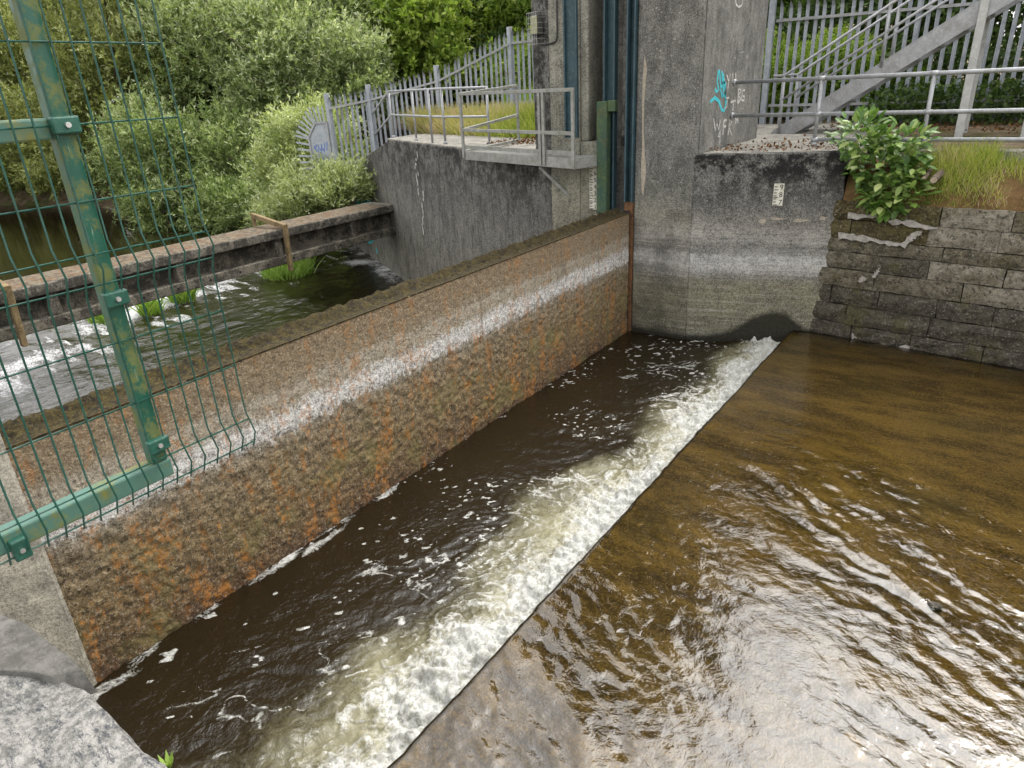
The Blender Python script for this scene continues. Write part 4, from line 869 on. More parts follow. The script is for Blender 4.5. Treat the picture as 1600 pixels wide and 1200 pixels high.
# ---- staff gauges
def gauge(name, loc, ux, n_, w_, h_, digits, label):
    """board in the plane spanned by ux (horizontal) and z"""
    t_ = thing(name, loc, label, 'gauge board'); ux = Vector(ux).normalized(); nn = Vector((ux.y, -ux.x, 0)); o_ = Vector(loc)
    MB().extr([o_ + nn * 0.004, o_ + ux * w_ + nn * 0.004, o_ + ux * w_ + nn * 0.004 + Vector((0, 0, h_)), o_ + nn * 0.004 + Vector((0, 0, h_))], nn * 0.014).build('board', 'white_plate', t_)
    N = int(round(h_ / 0.02))
    for k in range(N):
        z_ = k * 0.02 + 0.004; L = (0.42 if k % 5 == 0 else 0.28) * w_
        if k % 2 == 0 or k % 5 == 0:
            b_ = o_ + nn * 0.0195 + Vector((0, 0, z_)) + ux * (0.05 * w_)
            MB().extr([b_, b_ + ux * L, b_ + ux * L + Vector((0, 0, 0.011)), b_ + Vector((0, 0, 0.011))], -nn * 0.0025).build('tick_mark', 'black_print', t_)
    for k, dg in enumerate(digits):
        cu = bpy.data.curves.new('numeral', 'FONT'); cu.body = dg; cu.size = 0.092; cu.extrude = 0.0015; cu.align_x = 'CENTER'
        tmp = bpy.data.objects.new('numeral_tmp', cu); col.objects.link(tmp); bpy.context.view_layer.update()
        me = bpy.data.meshes.new_from_object(tmp); bpy.data.objects.remove(tmp); me.materials.clear(); me.materials.append(MATS['black_print'])
        ob = bpy.data.objects.new('numeral', me); link(ob, t_)
        mw = Matrix((ux, Vector((0, 0, 1)), nn)).transposed().to_4x4()
        ob.matrix_local = Matrix.Translation(ux * (w_ * 0.74) + nn * 0.020 + Vector((0, 0, 0.014 + k * 0.1))) @ mw
gauge('gauge_board', (-5.345, 9.6, 1.86), (1, 0, 0), None, 0.135, 0.74, '1234567', 'tall white depth gauge board numbered one to seven under the platform')
gl_ = pa + pd * 1.06 + Vector((0, 0, 2.02))
gauge('gauge_board', tuple(gl_), tuple(pd), None, 0.13, 0.29, '789', 'short white depth gauge board numbered seven to nine on the right pier')

# ---- floodlight in a wire guard with its conduit
fl = thing('floodlight', (-6.2, 9.55, 4.45), 'small yellowed square floodlight in a wire guard on the tower', 'light')
fo_ = Vector((-6.30, 9.726, 4.36)) + dn * 0.03; fx = -dw
def fpt(u_, z_, o_): return fo_ + fx * u_ + dn * o_ + Vector((0, 0, z_))
MB().extr([fpt(0.0, 0, 0), fpt(.21, 0, 0), fpt(.21, .27, 0), fpt(0.0, .27, 0)], dn * 0.09).build('housing', 'dark_plastic', fl, bevel=0.012)
MB().extr([fpt(0.015, .015, .091), fpt(.195, .015, .091), fpt(.195, .255, .091), fpt(0.015, .255, .091)], dn * 0.015).build('lens', 'lamp_lens', fl, bevel=0.01)
for k in range(7):
    z_ = -0.12 + k * 0.07; MB().tube([fpt(-.03, z_, -.02), fpt(-.03, z_, .14), fpt(.24, z_, .14), fpt(.24, z_, -.02)], 0.0022, 5).build('guard_wire', 'bolt_steel', fl)
for k in range(6):
    u_ = -0.03 + k * 0.054; MB().tube([fpt(u_, -.12, .142), fpt(u_, .30, .142)], 0.0022, 5).build('guard_wire', 'bolt_steel', fl)
cn = thing('conduit', (-5.87, 9.58, 4.3), 'thin dark cable conduit curving down the tower to the floodlight', 'conduit')
pth = [(-5.87, 9.578, TOP - 0.1), (-5.87, 9.578, 4.40), (-5.875, 9.578, 4.31), (-5.90, 9.578, 4.255), (-5.96, 9.578, 4.235), (-6.05, 9.585, 4.23), tuple(fpt(0.10, -0.13, 0.02)), tuple(fpt(0.10, 0.0, 0.03))]
MB().tube(pth, 0.013, 8).build('pipe', 'dark_plastic', cn, smooth=True)

# ---- tube railings
def railing(name, posts, tops, h, mids, label, mat='galvanised', r=0.024, cont=None):
    t_ = thing(name, posts[0], label, 'railing')
    for p_, z_ in zip(posts, tops):
        MB().tube([p_, (p_[0], p_[1], z_)], r, 10).build('post', mat, t_, smooth=True)
        MB().tube([p_, (p_[0], p_[1], p_[2] + 0.05)], r * 1.7, 10).build('base_socket', mat, t_, smooth=True)
    return t_
RY = 10.83
rr_ = thing('railing', (-2.42, RY, 2.7), 'grey three-rail tube railing fixed to the tower on the right', 'railing')
for x_, zb in ((-2.42, 2.70), (-1.08, 2.50), (0.26, 2.45), (1.6, 2.45), (2.94, 2.45), (4.28, 2.45)):
    MB().tube([(x_, RY, zb), (x_, RY, 3.585)], 0.026, 12).build('post', 'galvanised', rr_, smooth=True)
    for z_ in (3.575, 3.12, 2.785):
        MB().tube([(x_ - 0.045, RY, z_), (x_ + 0.045, RY, z_)], 0.034, 12).build('fitting', 'galvanised', rr_, smooth=True)
    MB().tube([(x_, RY, zb), (x_, RY, zb + 0.05)], 0.042, 12).build('base_socket', 'galvanised', rr_, smooth=True)
for z_, x0 in ((3.575, -3.63), (3.12, -3.63), (2.785, -2.42)):
    MB().tube([(x0, RY, z_), (4.4, RY, z_)], 0.027, 12).build('rail', 'galvanised', rr_, smooth=True)
for z_ in (3.575, 3.12): MB().tube([(-3.637, RY, z_), (-3.60, RY, z_)], 0.045, 12).build('wall_flange', 'galvanised', rr_, smooth=True)

lr = thing('railing', (-9.05, 12.0, 2.6), 'grey two-rail tube railing along the dark wall, sloping down at its left end', 'railing')
lp = [(-9.05, 12.0), (-10.16, 11.9), (-11.74, 12.71), (-13.3, 13.55)]
for (x_, y_) in lp:
    MB().tube([(x_, y_, 2.6), (x_, y_, 3.70)], 0.026, 10).build('post', 'galvanised', lr, smooth=True); MB().tube([(x_, y_, 2.6), (x_, y_, 2.66)], 0.045, 10).build('base_socket', 'galvanised', lr, smooth=True)
MB().tube([(-10.75, 12.15, 2.6), (-10.75, 12.15, 3.70)], 0.026, 10).build('post', 'galvanised', lr, smooth=True)
for z_ in (3.70, 3.15):
    MB().tube([(lp[0][0], lp[0][1], z_ - .02), (lp[1][0], lp[1][1], z_), (lp[2][0], lp[2][1], z_), (lp[3][0], lp[3][1], z_)], 0.026, 10).build('rail', 'galvanised', lr, smooth=True)
    MB().tube([(-13.3, 13.55, z_), (-17.3, 15.95, z_ - 1.25)], 0.026, 10).build('sloping_rail', 'galvanised', lr, smooth=True)
MB().tube([(-15.6, 14.93, 1.7), (-15.6, 14.93, 2.97)], 0.026, 10).build('post', 'galvanised', lr, smooth=True)

# ---- cantilevered platform
pf = thing('platform', (-6.7, 9.9, 2.6), 'small galvanised access platform with railings hung on the wall beside the tower', 'platform')
FL, FR = Vector((-8.05, 9.95, 0)), Vector((-5.27, 9.05, 0)); FX = (FR - FL).normalized(); BX = Vector((-FX.y, FX.x, 0))
LW = (FR - FL).length
def P3(u_, v_, z_): return FL + FX * u_ + BX * v_ + Vector((0, 0, z_))
MB().bar(P3(0, 0, 2.60), P3(LW, 0, 2.60), 0.05, 0.15).build('front_beam', 'platform_steel', pf, bevel=0.004)
MB().bar(P3(LW - 0.025, 0.025, 2.60), P3(LW - 0.025, 0.52, 2.60), 0.05, 0.15).build('end_beam', 'platform_steel', pf, bevel=0.004)
MB().bar(P3(0.025, 0.025, 2.60), P3(0.025, 0.9, 2.60), 0.05, 0.12).build('end_beam', 'platform_steel', pf, bevel=0.004)
for k in range(9):
    v_ = 0.06 + k * 0.085
    MB().bar(P3(0.05, v_, 2.645), P3(LW - 0.05 - (0.0 if v_ < .5 else .5 * (v_ - .5) * 3), v_, 2.645), 0.045, 0.04).build('deck_plank', 'platform_steel', pf, bevel=0.003)
MB().bar(P3(0.03, 0.0, 2.74), P3(LW - .03, 0.0, 2.74), 0.03, 0.06).build('toe_board', 'platform_steel', pf)
for u_ in (0.0, 2.15, 2.24, LW - 0.02):
    MB().bar(P3(u_, -0.035, 2.56), P3(u_, -0.035, 3.62), 0.045, 0.045).build('post', 'platform_steel', pf, bevel=0.003)
for z_ in (3.60, 3.02): MB().bar(P3(-0.02, -0.035, z_), P3(LW, -0.035, z_), 0.04, 0.05).build('rail', 'platform_steel', pf, bevel=0.003)
bl = Vector((-8.45, 12.2, 0))
MB().bar((bl.x, bl.y, 2.6), (bl.x, bl.y, 3.70), 0.045, 0.045).build('post', 'platform_steel', pf, bevel=0.003)
for z0_, z1_ in ((3.60, 3.68), (3.02, 3.14), (2.66, 2.66)):
    MB().bar(P3(0, -.01, z0_), (bl.x, bl.y, z1_), 0.045, 0.05).build('side_rail', 'platform_steel', pf, bevel=0.003)
MB().bar(P3(2.0, 0.05, 2.50), P3(2.5, 0.62, 1.75), 0.04, 0.04).build('brace', 'platform_steel', pf)
for u_ in (2.42, 2.52): MB().bar(P3(u_, 0.60, 1.72), P3(u_, 0.60, 2.53), 0.04, 0.04).build('bracket_leg', 'platform_steel', pf)

# ---- palisade fences: each pale a part
def pale_mesh(h, tri=True):
    w_ = 0.034; d_ = 0.018; mb = MB()
    prof_ = [(-w_, 0), (-w_ * 0.45, d_), (0, d_ * 0.5), (w_ * 0.45, d_), (w_, 0), (w_ * 0.45, d_ - 0.006), (0, d_ * .5 - 0.006), (-w_ * 0.45, d_ - 0.006)]
    levels = [(0, 1, 0), (h - 0.22, 1, 0), (h - 0.12, 1, -0.012), (h - 0.05, 0.7, -0.06), (h, 0.15, -0.105)]
    V, F = [], []
    for (z_, s_, by) in levels: V += [(x_ * s_, y_ + by, z_) for x_, y_ in prof_]
    n = len(prof_)
    for i in range(len(levels) - 1):
        for j in range(n): F.append((i * n + j, i * n + (j + 1) % n, (i + 1) * n + (j + 1) % n, (i + 1) * n + j))
    F.append(tuple(range(n))); F.append(tuple(range((len(levels) - 1) * n, len(levels) * n)))
    me = bpy.data.meshes.new('pale'); me.from_pydata(V, [], F)
    bm = bmesh.new(); bm.from_mesh(me); bmesh.ops.recalc_face_normals(bm, faces=bm.faces); bm.to_mesh(me); bm.free()
    me.materials.append(MATS['galvanised_fence']); return me
PALE = pale_mesh(2.4)
def palisade(t_, a_, b_, za, zb, pitch, rails=True, rot=None, hs=1.0, jitter=0.012):
    a_, b_ = Vector(a_), Vector(b_); L = (b_ - a_).length; d_ = (b_ - a_) / L; n = int(L / pitch); ang = math.atan2(d_.y, d_.x) + (rot or 0); o_ = offset(t_)
    for k in range(n):
        p_ = a_ + d_ * (pitch * (k + 0.5)); z_ = za + (zb - za) * (k + .5) / n
        ob = bpy.data.objects.new('pale', PALE); link(ob, t_)
        ob.location = Vector((p_.x, p_.y, z_)) - o_; ob.rotation_euler = (random.uniform(-.012, .012), random.uniform(-jitter, jitter), ang); ob.scale = (1, 1, hs * random.uniform(0.985, 1.012))
    if rails:
        nb = Vector((-d_.y, d_.x, 0)); nb = nb if nb.dot(Vector((0, -1, 0))) > 0 else -nb
        for hz in (0.4, 2.05):
            MB().bar((a_.x + nb.x * .03, a_.y + nb.y * .03, za + hz * hs), (b_.x + nb.x * .03, b_.y + nb.y * .03, zb + hz * hs), 0.045, 0.05).build('rail', 'dark_plastic' if False else 'galvanised', t_)
def fpost(t_, p_, z0, z1, w_=0.10):
    MB().box((p_[0] - w_ / 2, p_[1] - w_ / 2, z0), (p_[0] + w_ / 2, p_[1] + w_ / 2, z1)).build('fence_post', 'galvanised_fence', t_, bevel=0.004)
fr = thing('palisade_fence', (-1.0, 15.8, 2.65), 'tall galvanised palisade fence behind the steel staircase', 'fence')
palisade(fr, (-4.52, 15.8, 0), (4.6, 15.72, 0), 2.66, 2.62, 0.163, hs=0.955)
for x_ in (-2.0, 0.75, 3.4): fpost(fr, (x_, 15.88), 2.5, 5.0, 0.09)
fg = thing('palisade_gate', (-5.0, 15.75, 2.7), 'palisade gate leaf with paired steel posts beside the tower', 'gate')
for x_ in (-4.80, -4.60): fpost(fg, (x_, 15.72), 2.6, 5.25, 0.11)
palisade(fg, (-6.2, 15.75, 0), (-4.92, 15.75, 0), 2.72, 2.72, 0.15, rails=False, hs=0.95)
for z_ in (2.86, 4.55): MB().bar((-6.2, 15.70, z_), (-4.7, 15.70, z_), 0.05, 0.06).build('rail', 'galvanised_fence', fg)
fl_ = thing('palisade_fence', (-14, 15.8, 2.4), 'galvanised palisade fence climbing the slope left of the tower', 'fence')
K = [(-15.95, 13.82, 1.45, 'a'), (-15.05, 14.55, 1.62, 'b'), (-13.30, 15.45, 2.00, 'c'), (-11.90, 16.95, 2.85, 'd'), (-10.2, 18.4, 2.95, 'e')]
for i in range(4):
    a_, b_ = K[i], K[i + 1]
    palisade(fl_, (a_[0], a_[1], 0), (b_[0], b_[1], 0), a_[2], b_[2], 0.142, hs=0.92)
for q in K: fpost(fl_, (q[0], q[1]), q[2] - 0.5, q[2] + 2.28, 0.11)
# fan-spiked end plate hanging over the river
sp_ = thing('spiked_end_plate', (-16.4, 13.5, 1.4), 'grey steel end plate with fan of spikes and blue scribble at the fence end', 'fence panel')
ex = Vector((-0.86, -0.30, 0)).normalized(); e0 = Vector((-15.99, 13.76, 0)); en = Vector((ex.y, -ex.x, 0)); en = en if en.y < 0 else -en
def S3(u_, z_, o_=0.0): return e0 + ex * u_ + en * o_ + Vector((0, 0, z_))
outl = [(0.03, 1.0), (0.03, 3.00), (0.40, 2.98), (0.66, 2.62), (0.66, 1.0)]
MB().extr([S3(u_, z_) for u_, z_ in outl], -en * 0.012).build('plate', 'galvanised_fence', sp_)
for i in range(len(outl) - 1): MB().bar(S3(*outl[i], 0.01), S3(*outl[i + 1], 0.01), 0.05, 0.04, up=en).build('edge_angle', 'galvanised', sp_)
fan = [((0.10 + 0.10 * k, 3.0), (0.02 + 0.1 * k, 1.0)) for k in range(4)] + [((0.42 + 0.06 * k, 2.95 - 0.085 * k), (0.55 + 0.07 * k, 0.8 - 0.1 * k)) for k in range(5)] + [((0.68, 2.58 - 0.16 * k), (1.0, 0.22 - 0.05 * k)) for k in range(9)]
for (u_, z_), (du, dz) in fan:
    q = Vector((du, dz)).normalized() * 0.42
    MB().bar(S3(u_, z_, .0), S3(u_ + q.x, z_ + q.y, .0), 0.05, 0.008, up=en).build('spike', 'galvanised_fence', sp_)
BL = [[(0.52, 2.30), (0.44, 2.42), (0.54, 2.36), (0.46, 2.22)], [(0.44, 2.2), (0.40, 2.40), (0.34, 2.25), (0.42, 2.30)], [(0.34, 2.18), (0.30, 2.44), (0.25, 2.24), (0.32, 2.32)], [(0.24, 2.20), (0.20, 2.46), (0.15, 2.24), (0.11, 2.48)], [(0.40, 2.05), (0.34, 1.98), (0.30, 2.08)]]
graffiti(BL, 0.022, 'paint_blue', lambda u_, v_: S3(u_, v_, 0.006), -en * 0.005, sp_, 'blue marker scribble')

# ---- steel staircase
st_ = thing('steel_staircase', (-3.5, 13.4, 2.7), 'galvanised steel staircase with twin handrails rising right behind the railing', 'stairs')
sl = 0.632; X0, X1 = -3.66, -0.45
zs = lambda x_: 2.72 + (x_ - X0) * sl
for y_ in (13.0, 13.85):
    mb = MB(); hh = 0.30; pts = [(X0, zs(X0) - 0.02), (X0 + 0.42, zs(X0) - 0.02), (X1, zs(X1) - hh + 0.02), (X1, zs(X1) + 0.03), (X0 + 0.06, zs(X0) + 0.03)]
    MB().extr([(x_, y_, z_) for x_, z_ in pts], (0, 0.012, 0)).build('stringer', 'galvanised', st_)
    sgn = 1 if y_ < 13.5 else -1
    MB().bar((X0 + 0.05, y_ + 0.03, zs(X0) + 0.02), (X1, y_ + 0.03, zs(X1) + 0.02), 0.07, 0.014).build('stringer_flange', 'galvanised', st_)
    MB().bar((X0 + 0.42, y_ + 0.03, zs(X0) - 0.01), (X1, y_ + 0.03, zs(X1) - hh + 0.02), 0.07, 0.014).build('stringer_flange', 'galvanised', st_)
    for k in range(3):
        x_ = X0 + 0.16 + k * 1.45 + (0.0 if k else 0); zb = zs(x_); 
        MB().tube([(x_, y_ - 0.02, zb - 0.06 if k else 2.7), (x_ + (0.0), y_ - 0.02, zb + 0.80)], 0.022, 10).build('handrail_post', 'galvanised', st_, smooth=True)
    for dz in (0.80, 0.42):
        p0 = (X0 + 0.16, y_ - 0.02, zs(X0 + 0.16) + dz)
        pp = [(p0[0] - 0.18, p0[1], p0[2]), p0, (X1, y_ - 0.02, zs(X1) + dz)] if dz > .6 else [p0, (X1, y_ - 0.02, zs(X1) + dz)]
        MB().tube(pp, 0.021, 10).build('handrail', 'galvanised', st_, smooth=True)
for k in range(9):
    x_ = X0 + 0.30 + k * 0.30; z_ = zs(x_) - 0.12
    if x_ < X1 - .1: MB().box((x_, 13.012, z_), (x_ + 0.24, 13.85, z_ + 0.03)).build('tread', 'galvanised', st_)
MB().box((X1, 12.9, zs(X1) - 0.02), (2.4, 13.95, zs(X1) + 0.02)).build('landing', 'galvanised', st_)
for y_ in (13.0, 13.9):
    MB().bar((X1 - .25, y_, zs(X1) - 0.12), (2.4, y_, zs(X1) - 0.12), 0.08, 0.18).build('landing_beam', 'galvanised', st_)
    for x_ in (-0.83, 0.0, 2.2):
        MB().box((x_ - 0.055, y_ - 0.055, 2.55), (x_ + 0.055, y_ + 0.055, zs(X1) - 0.21)).build('column', 'galvanised_pale', st_, bevel=0.008)

# ---- green welded-mesh fence wing in the foreground
XF = -2.1
mf = thing('mesh_fence', (XF, 0.9, 2.6), 'green welded wire mesh fence wing with algae-stained post overhanging the water', 'fence')
PY = 0.912
ZB = 2.55
MB().box((XF - 0.062, PY - 0.025, ZB + 0.073), (XF - 0.012, PY + 0.025, 5.0)).build('post', 'algae_post', mf, bevel=0.006, seg=2)
MB().box((XF - 0.075, -1.2, ZB + 0.01), (XF - 0.012, PY + 0.032, ZB + 0.072)).build('bottom_rail', 'algae_rail', mf, bevel=0.006, seg=2)
MB().box((XF - 0.072, -1.2, 3.625), (XF - 0.020, PY - 0.031, 3.68)).build('middle_rail', 'algae_rail', mf, bevel=0.006, seg=2)
zh = [ZB - 0.005, ZB + 0.095]
# V folds near the bottom and at mid height stiffen the panel
FOLDS = [(2.55, 2.65), (3.225, 3.325)]
def wx_at(z_):
    for a_, b_ in FOLDS:
        mid_ = (a_ + b_) / 2
        if a_ - 0.05 < z_ < b_ + 0.05:
            return XF + 0.035 * max(0.0, 1 - abs(z_ - mid_) / 0.075)
    return XF
prof_z = [2.535, 2.545, 2.60, 2.675, 3.0, 3.20, 3.275, 3.35, 3.6, 4.2, 5.0]
y_ = 1.235; k = 0
while y_ > -1.2:
    MB().tube([(wx_at(z_), y_, z_) for z_ in prof_z], 0.0030, 6).build('vertical_wire', 'green_wire', mf, smooth=True); y_ -= 0.050
for z_ in (2.552, 2.645, 2.85, 3.05, 3.232, 3.318, 3.46, 3.66, 3.86, 4.06, 4.26, 4.46, 4.66):
    MB().tube([(wx_at(z_) - 0.005, -1.2, z_), (wx_at(z_) - 0.005, 1.238, z_)], 0.0027, 6).build('horizontal_wire', 'green_wire', mf, smooth=True)
def clamp(p_, along):
    x_, yy, z_ = p_
    if along == 'z': o_ = MB().box((XF - 0.014, yy - 0.035, z_ - 0.022), (XF + 0.012, yy + 0.035, z_ + 0.022)).build('clamp', 'green_paint', mf, bevel=0.005, seg=2)
    else: o_ = MB().box((XF - 0.014, yy - 0.022, z_ - 0.03), (XF + 0.016, yy + 0.022, z_ + 0.035)).build('clamp', 'green_paint', mf, bevel=0.005, seg=2)
    MB().tube([(XF + 0.011, yy, z_), (XF + 0.019, yy, z_)], 0.0075, 8).build('bolt', 'bolt_steel', o_, smooth=False)
for z_ in (2.69, 3.18, 3.66, 4.2): clamp((XF, PY, z_), 'z')
clamp((XF, 0.47, 2.565), 'y')

# ================================================================== VEGETATION
def unit(v): return v / np.maximum(np.linalg.norm(v, axis=-1, keepdims=True), 1e-9)
def leaf_quads(P, D, S, L, W, bend=0.15):
    """P base (n,3), D direction, S side: diamond leaves"""
    N = unit(np.cross(D, S)); a_ = P; b_ = P + D * (L * 0.45)[:, None] + S * (W * 0.5)[:, None]; c_ = P + D * L[:, None] - N * (L * bend)[:, None]; d_ = P + D * (L * 0.45)[:, None] - S * (W * 0.5)[:, None]
    V = np.stack([a_, b_, c_, d_], 1).reshape(-1, 3); F = np.arange(len(V)).reshape(-1, 4); return V, F
def crown_leaves(c, rad, nclump, ntwig, nleaf, L, W, rng, twig=0.6, upb=0.6, tint0=0.45, shell=(0.18, 1.0), low=-0.6, spread=0.26):
    c = np.asarray(c, float); rad = np.asarray(rad, float)
    u = unit(rng.normal(size=(nclump * 3, 3))); u = u[u[:, 2] > low][:nclump]; n = len(u)
    lump = 0.85 + 0.30 * fbm(u[:, 0] * 2.1 + c[0], u[:, 1] * 2.1 + c[1], u[:, 2] * 2.1, 3, int(abs(c[0] * 10)) % 97)
    r = rng.uniform(shell[0], shell[1], n) ** 0.6 * lump
    cc = c + u * rad * r[:, None]
    ctint = rng.normal(0, 0.13, n) + 0.14 * u[:, 2]  # upper clumps tinted lighter: light from above put into the leaf colour
    ci = np.repeat(np.arange(n), ntwig); m_ = len(ci)
    out = u[ci]
    p0 = cc[ci] + rng.normal(size=(m_, 3)) * (rad.mean() * spread * 0.55) * np.array([1, 1, 0.75])
    d0 = unit(out * 0.55 + np.array([0, 0, upb]) + rng.normal(size=(m_, 3)) * 0.45)
    tl = twig * rng.uniform(0.6, 1.25, m_)
    li = np.repeat(np.arange(m_), nleaf); q = len(li)
    tpos = rng.uniform(0.05, 1.0, q)
    droop = np.zeros((q, 3)); droop[:, 2] = -0.18 * tpos ** 2 * tl[li]
    P = p0[li] + d0[li] * (tpos * tl[li])[:, None] + droop
    D = unit(d0[li] * 0.75 + rng.normal(size=(q, 3)) * 0.50)
    S = unit(np.cross(D, rng.normal(size=(q, 3))))
    tint = np.clip(tint0 + ctint[ci][li] + 0.22 * (tpos - 0.4) + rng.normal(0, 0.17, q), 0, 1)  # outer twig ends also lighter, as lit tips painted into the tint
    V, F = leaf_quads(P, D, S, L * rng.uniform(0.6, 1.25, q), W * rng.uniform(0.7, 1.2, q))
    return V, F, tint
def core_mesh(c, rad, f_, seed):
    th = np.linspace(0, math.pi, 15); ph = np.linspace(0, 2 * math.pi, 25); T, Q = np.meshgrid(th, ph, indexing='ij')
    u = np.stack([np.sin(T) * np.cos(Q), np.sin(T) * np.sin(Q), np.cos(T)], -1)
    k = f_ * (1 + 0.35 * fbm(u[..., 0] * 2 + c[0], u[..., 1] * 2 + c[1], u[..., 2] * 2, 3, seed))
    return (np.asarray(c) + u * np.asarray(rad) * k[..., None]).reshape(-1, 3), gridfaces(15, 25)
def trunk(mb, base, top, r0, r1, rng, limbs=5, spread=1.6):
    base, top = Vector(base), Vector(top); pts, rad = [], []
    for i in range(7):
        tt = i / 6; p_ = base.lerp(top, tt) + Vector((rng.normal() * 0.08, rng.normal() * 0.08, 0)) * (1 if 0 < i else 0); pts.append(p_); rad.append(r0 + (r1 - r0) * tt)
    mb.tube(pts, rad, 8)
    for k in range(limbs):
        i = 2 + k % 4; s_ = pts[i]; e_ = s_ + Vector((rng.normal() * spread, rng.normal() * spread, abs(rng.normal()) * spread * 0.8 + 0.5))
        mid_ = s_.lerp(e_, 0.5) + Vector((0, 0, 0.15)); mb.tube([s_, mid_, e_], [rad[i] * 0.6, rad[i] * 0.38, rad[i] * 0.12], 6)
def plant(name, label, cat, base, crowns, mat, dens, L, W, seed, group=None, tint0=0.45, twig=0.6, upb=0.6, trunk_r=0.12, core=0.0, limbs=5, low=-0.6, nleaf=11):
    """tree or bush: > trunk, crown; crowns = list of (centre, radii)"""
    rng = np.random.default_rng(seed); t_ = thing(name, base, label, cat, group); Vs, Fs, Ts = [], [], []; k = 0
    mb = MB()
    for (c, rad) in crowns:
        rm = float(np.mean(rad)); nclump = int(dens * rm * rm * 7.0) + 14
        V, F, T = crown_leaves(c, rad, nclump, 22, nleaf, L, W, rng, twig, upb, tint0, low=low)
        Vs.append(V); Fs.append(F + k); Ts.append(T); k += len(V)
        if core > 0:
            V, F = core_mesh(c, rad, core, seed); Vs.append(V); Fs.append(F + k); Ts.append(np.full(len(F), 0.12)); k += len(V)
        trunk(mb, base, c, trunk_r, trunk_r * 0.25, rng, limbs, rm * 0.45)
    mb.build('trunk', 'bark', t_, smooth=True)
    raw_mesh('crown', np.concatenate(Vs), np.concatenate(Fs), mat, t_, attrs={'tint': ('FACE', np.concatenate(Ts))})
    return t_
GRP = 'willows along the far bank'
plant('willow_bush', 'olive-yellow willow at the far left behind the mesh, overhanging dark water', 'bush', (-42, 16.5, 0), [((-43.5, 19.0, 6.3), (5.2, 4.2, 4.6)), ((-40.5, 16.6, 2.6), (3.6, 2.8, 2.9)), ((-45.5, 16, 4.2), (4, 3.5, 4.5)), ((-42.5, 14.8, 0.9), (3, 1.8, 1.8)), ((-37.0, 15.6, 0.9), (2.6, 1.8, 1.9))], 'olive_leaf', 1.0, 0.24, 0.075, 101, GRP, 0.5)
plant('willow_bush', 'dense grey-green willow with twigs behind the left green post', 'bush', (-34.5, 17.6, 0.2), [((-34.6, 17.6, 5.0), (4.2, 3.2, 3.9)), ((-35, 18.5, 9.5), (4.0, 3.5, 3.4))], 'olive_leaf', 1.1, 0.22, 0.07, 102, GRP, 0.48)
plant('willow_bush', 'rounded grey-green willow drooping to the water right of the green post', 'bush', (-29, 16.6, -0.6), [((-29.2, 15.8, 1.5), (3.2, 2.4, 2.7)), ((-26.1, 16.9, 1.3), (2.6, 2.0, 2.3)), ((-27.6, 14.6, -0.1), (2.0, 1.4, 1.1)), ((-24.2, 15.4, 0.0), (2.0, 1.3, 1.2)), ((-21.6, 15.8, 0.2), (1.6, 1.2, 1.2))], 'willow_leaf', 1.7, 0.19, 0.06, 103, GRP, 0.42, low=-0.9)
plant('willow_bush', 'tall silvery willow mass filling the upper left behind the mesh corner', 'bush', (-30.2, 20.5, 0.5), [((-30.2, 20.2, 5.6), (4.6, 3.2, 4.2)), ((-32, 24.5, 10), (5.2, 4, 4.0))], 'willow_leaf', 1.3, 0.20, 0.062, 104, GRP, 0.5)
plant('willow_bush', 'broad silvery willow with pale leaf tips left of the palisade fence', 'bush', (-25.5, 21.2, 0.6), [((-25.9, 20.9, 4.4), (4.6, 3.0, 4.2)), ((-23.4, 21.6, 4.0), (2.4, 2.2, 2.6)), ((-25.2, 23.8, 7.6), (3.4, 2.8, 2.8))], 'willow_leaf', 1.5, 0.19, 0.06, 105, GRP, 0.55)
plant('willow_shrub', 'bright pale-tipped willow shrub beside the spiked fence end', 'bush', (-18.2, 15.8, -0.6), [((-18.2, 14.9, 1.9), (1.7, 1.4, 1.7)), ((-19.8, 15.6, 1.2), (1.7, 1.4, 1.8))], 'willow_bright_leaf', 3.2, 0.15, 0.045, 106, GRP, 0.55, twig=0.7, upb=0.9, trunk_r=0.06)
plant('willow_shrub', 'low feathery willow shrub spilling over the wing wall above the beam', 'bush', (-16.6, 14.2, -0.3), [((-16.9, 13.6, 0.75), (1.35, 1.0, 0.95)), ((-15.7, 13.6, 1.0), (1.0, 0.8, 0.85)), ((-18.3, 13.6, 0.0), (1.3, 1.0, 0.8))], 'willow_bright_leaf', 5.0, 0.14, 0.035, 107, GRP, 0.62, twig=0.65, upb=1.0, trunk_r=0.04, low=-0.3)
plant('willow_bush', 'shadowy willow closing the river bend behind the mesh at the left edge', 'bush', (-49, 12.2, 0), [((-48.5, 12.3, 3.2), (3.6, 3.2, 3.6)), ((-53, 10, 5), (5, 4, 5.5)), ((-47.5, 14.5, 1.6), (2.6, 2.2, 2.2))], 'olive_leaf', 0.8, 0.26, 0.08, 108, GRP, 0.42, low=-0.9)
G2 = 'trees beyond the left fence'
plant('broadleaf_tree', 'bright yellow-green tree standing just beyond the left palisade fence', 'tree', (-22.4, 25.2, 1.8), [((-22.8, 25.2, 6.0), (2.6, 2.2, 2.4)), ((-21.6, 25.4, 4.4), (1.5, 1.4, 1.5))], 'green_leaf', 1.9, 0.24, 0.13, 110, G2, 0.62, twig=0.5, upb=0.3)
plant('broadleaf_tree', 'taller green tree behind the yellow-green one with bare branches', 'tree', (-27, 29.5, 1.8), [((-27.2, 29.2, 8.2), (4.0, 3.2, 3.6)), ((-24.4, 31, 10.0), (3.2, 3, 3.0))], 'green_leaf', 1.0, 0.27, 0.14, 111, G2, 0.5, twig=0.6, upb=0.3)
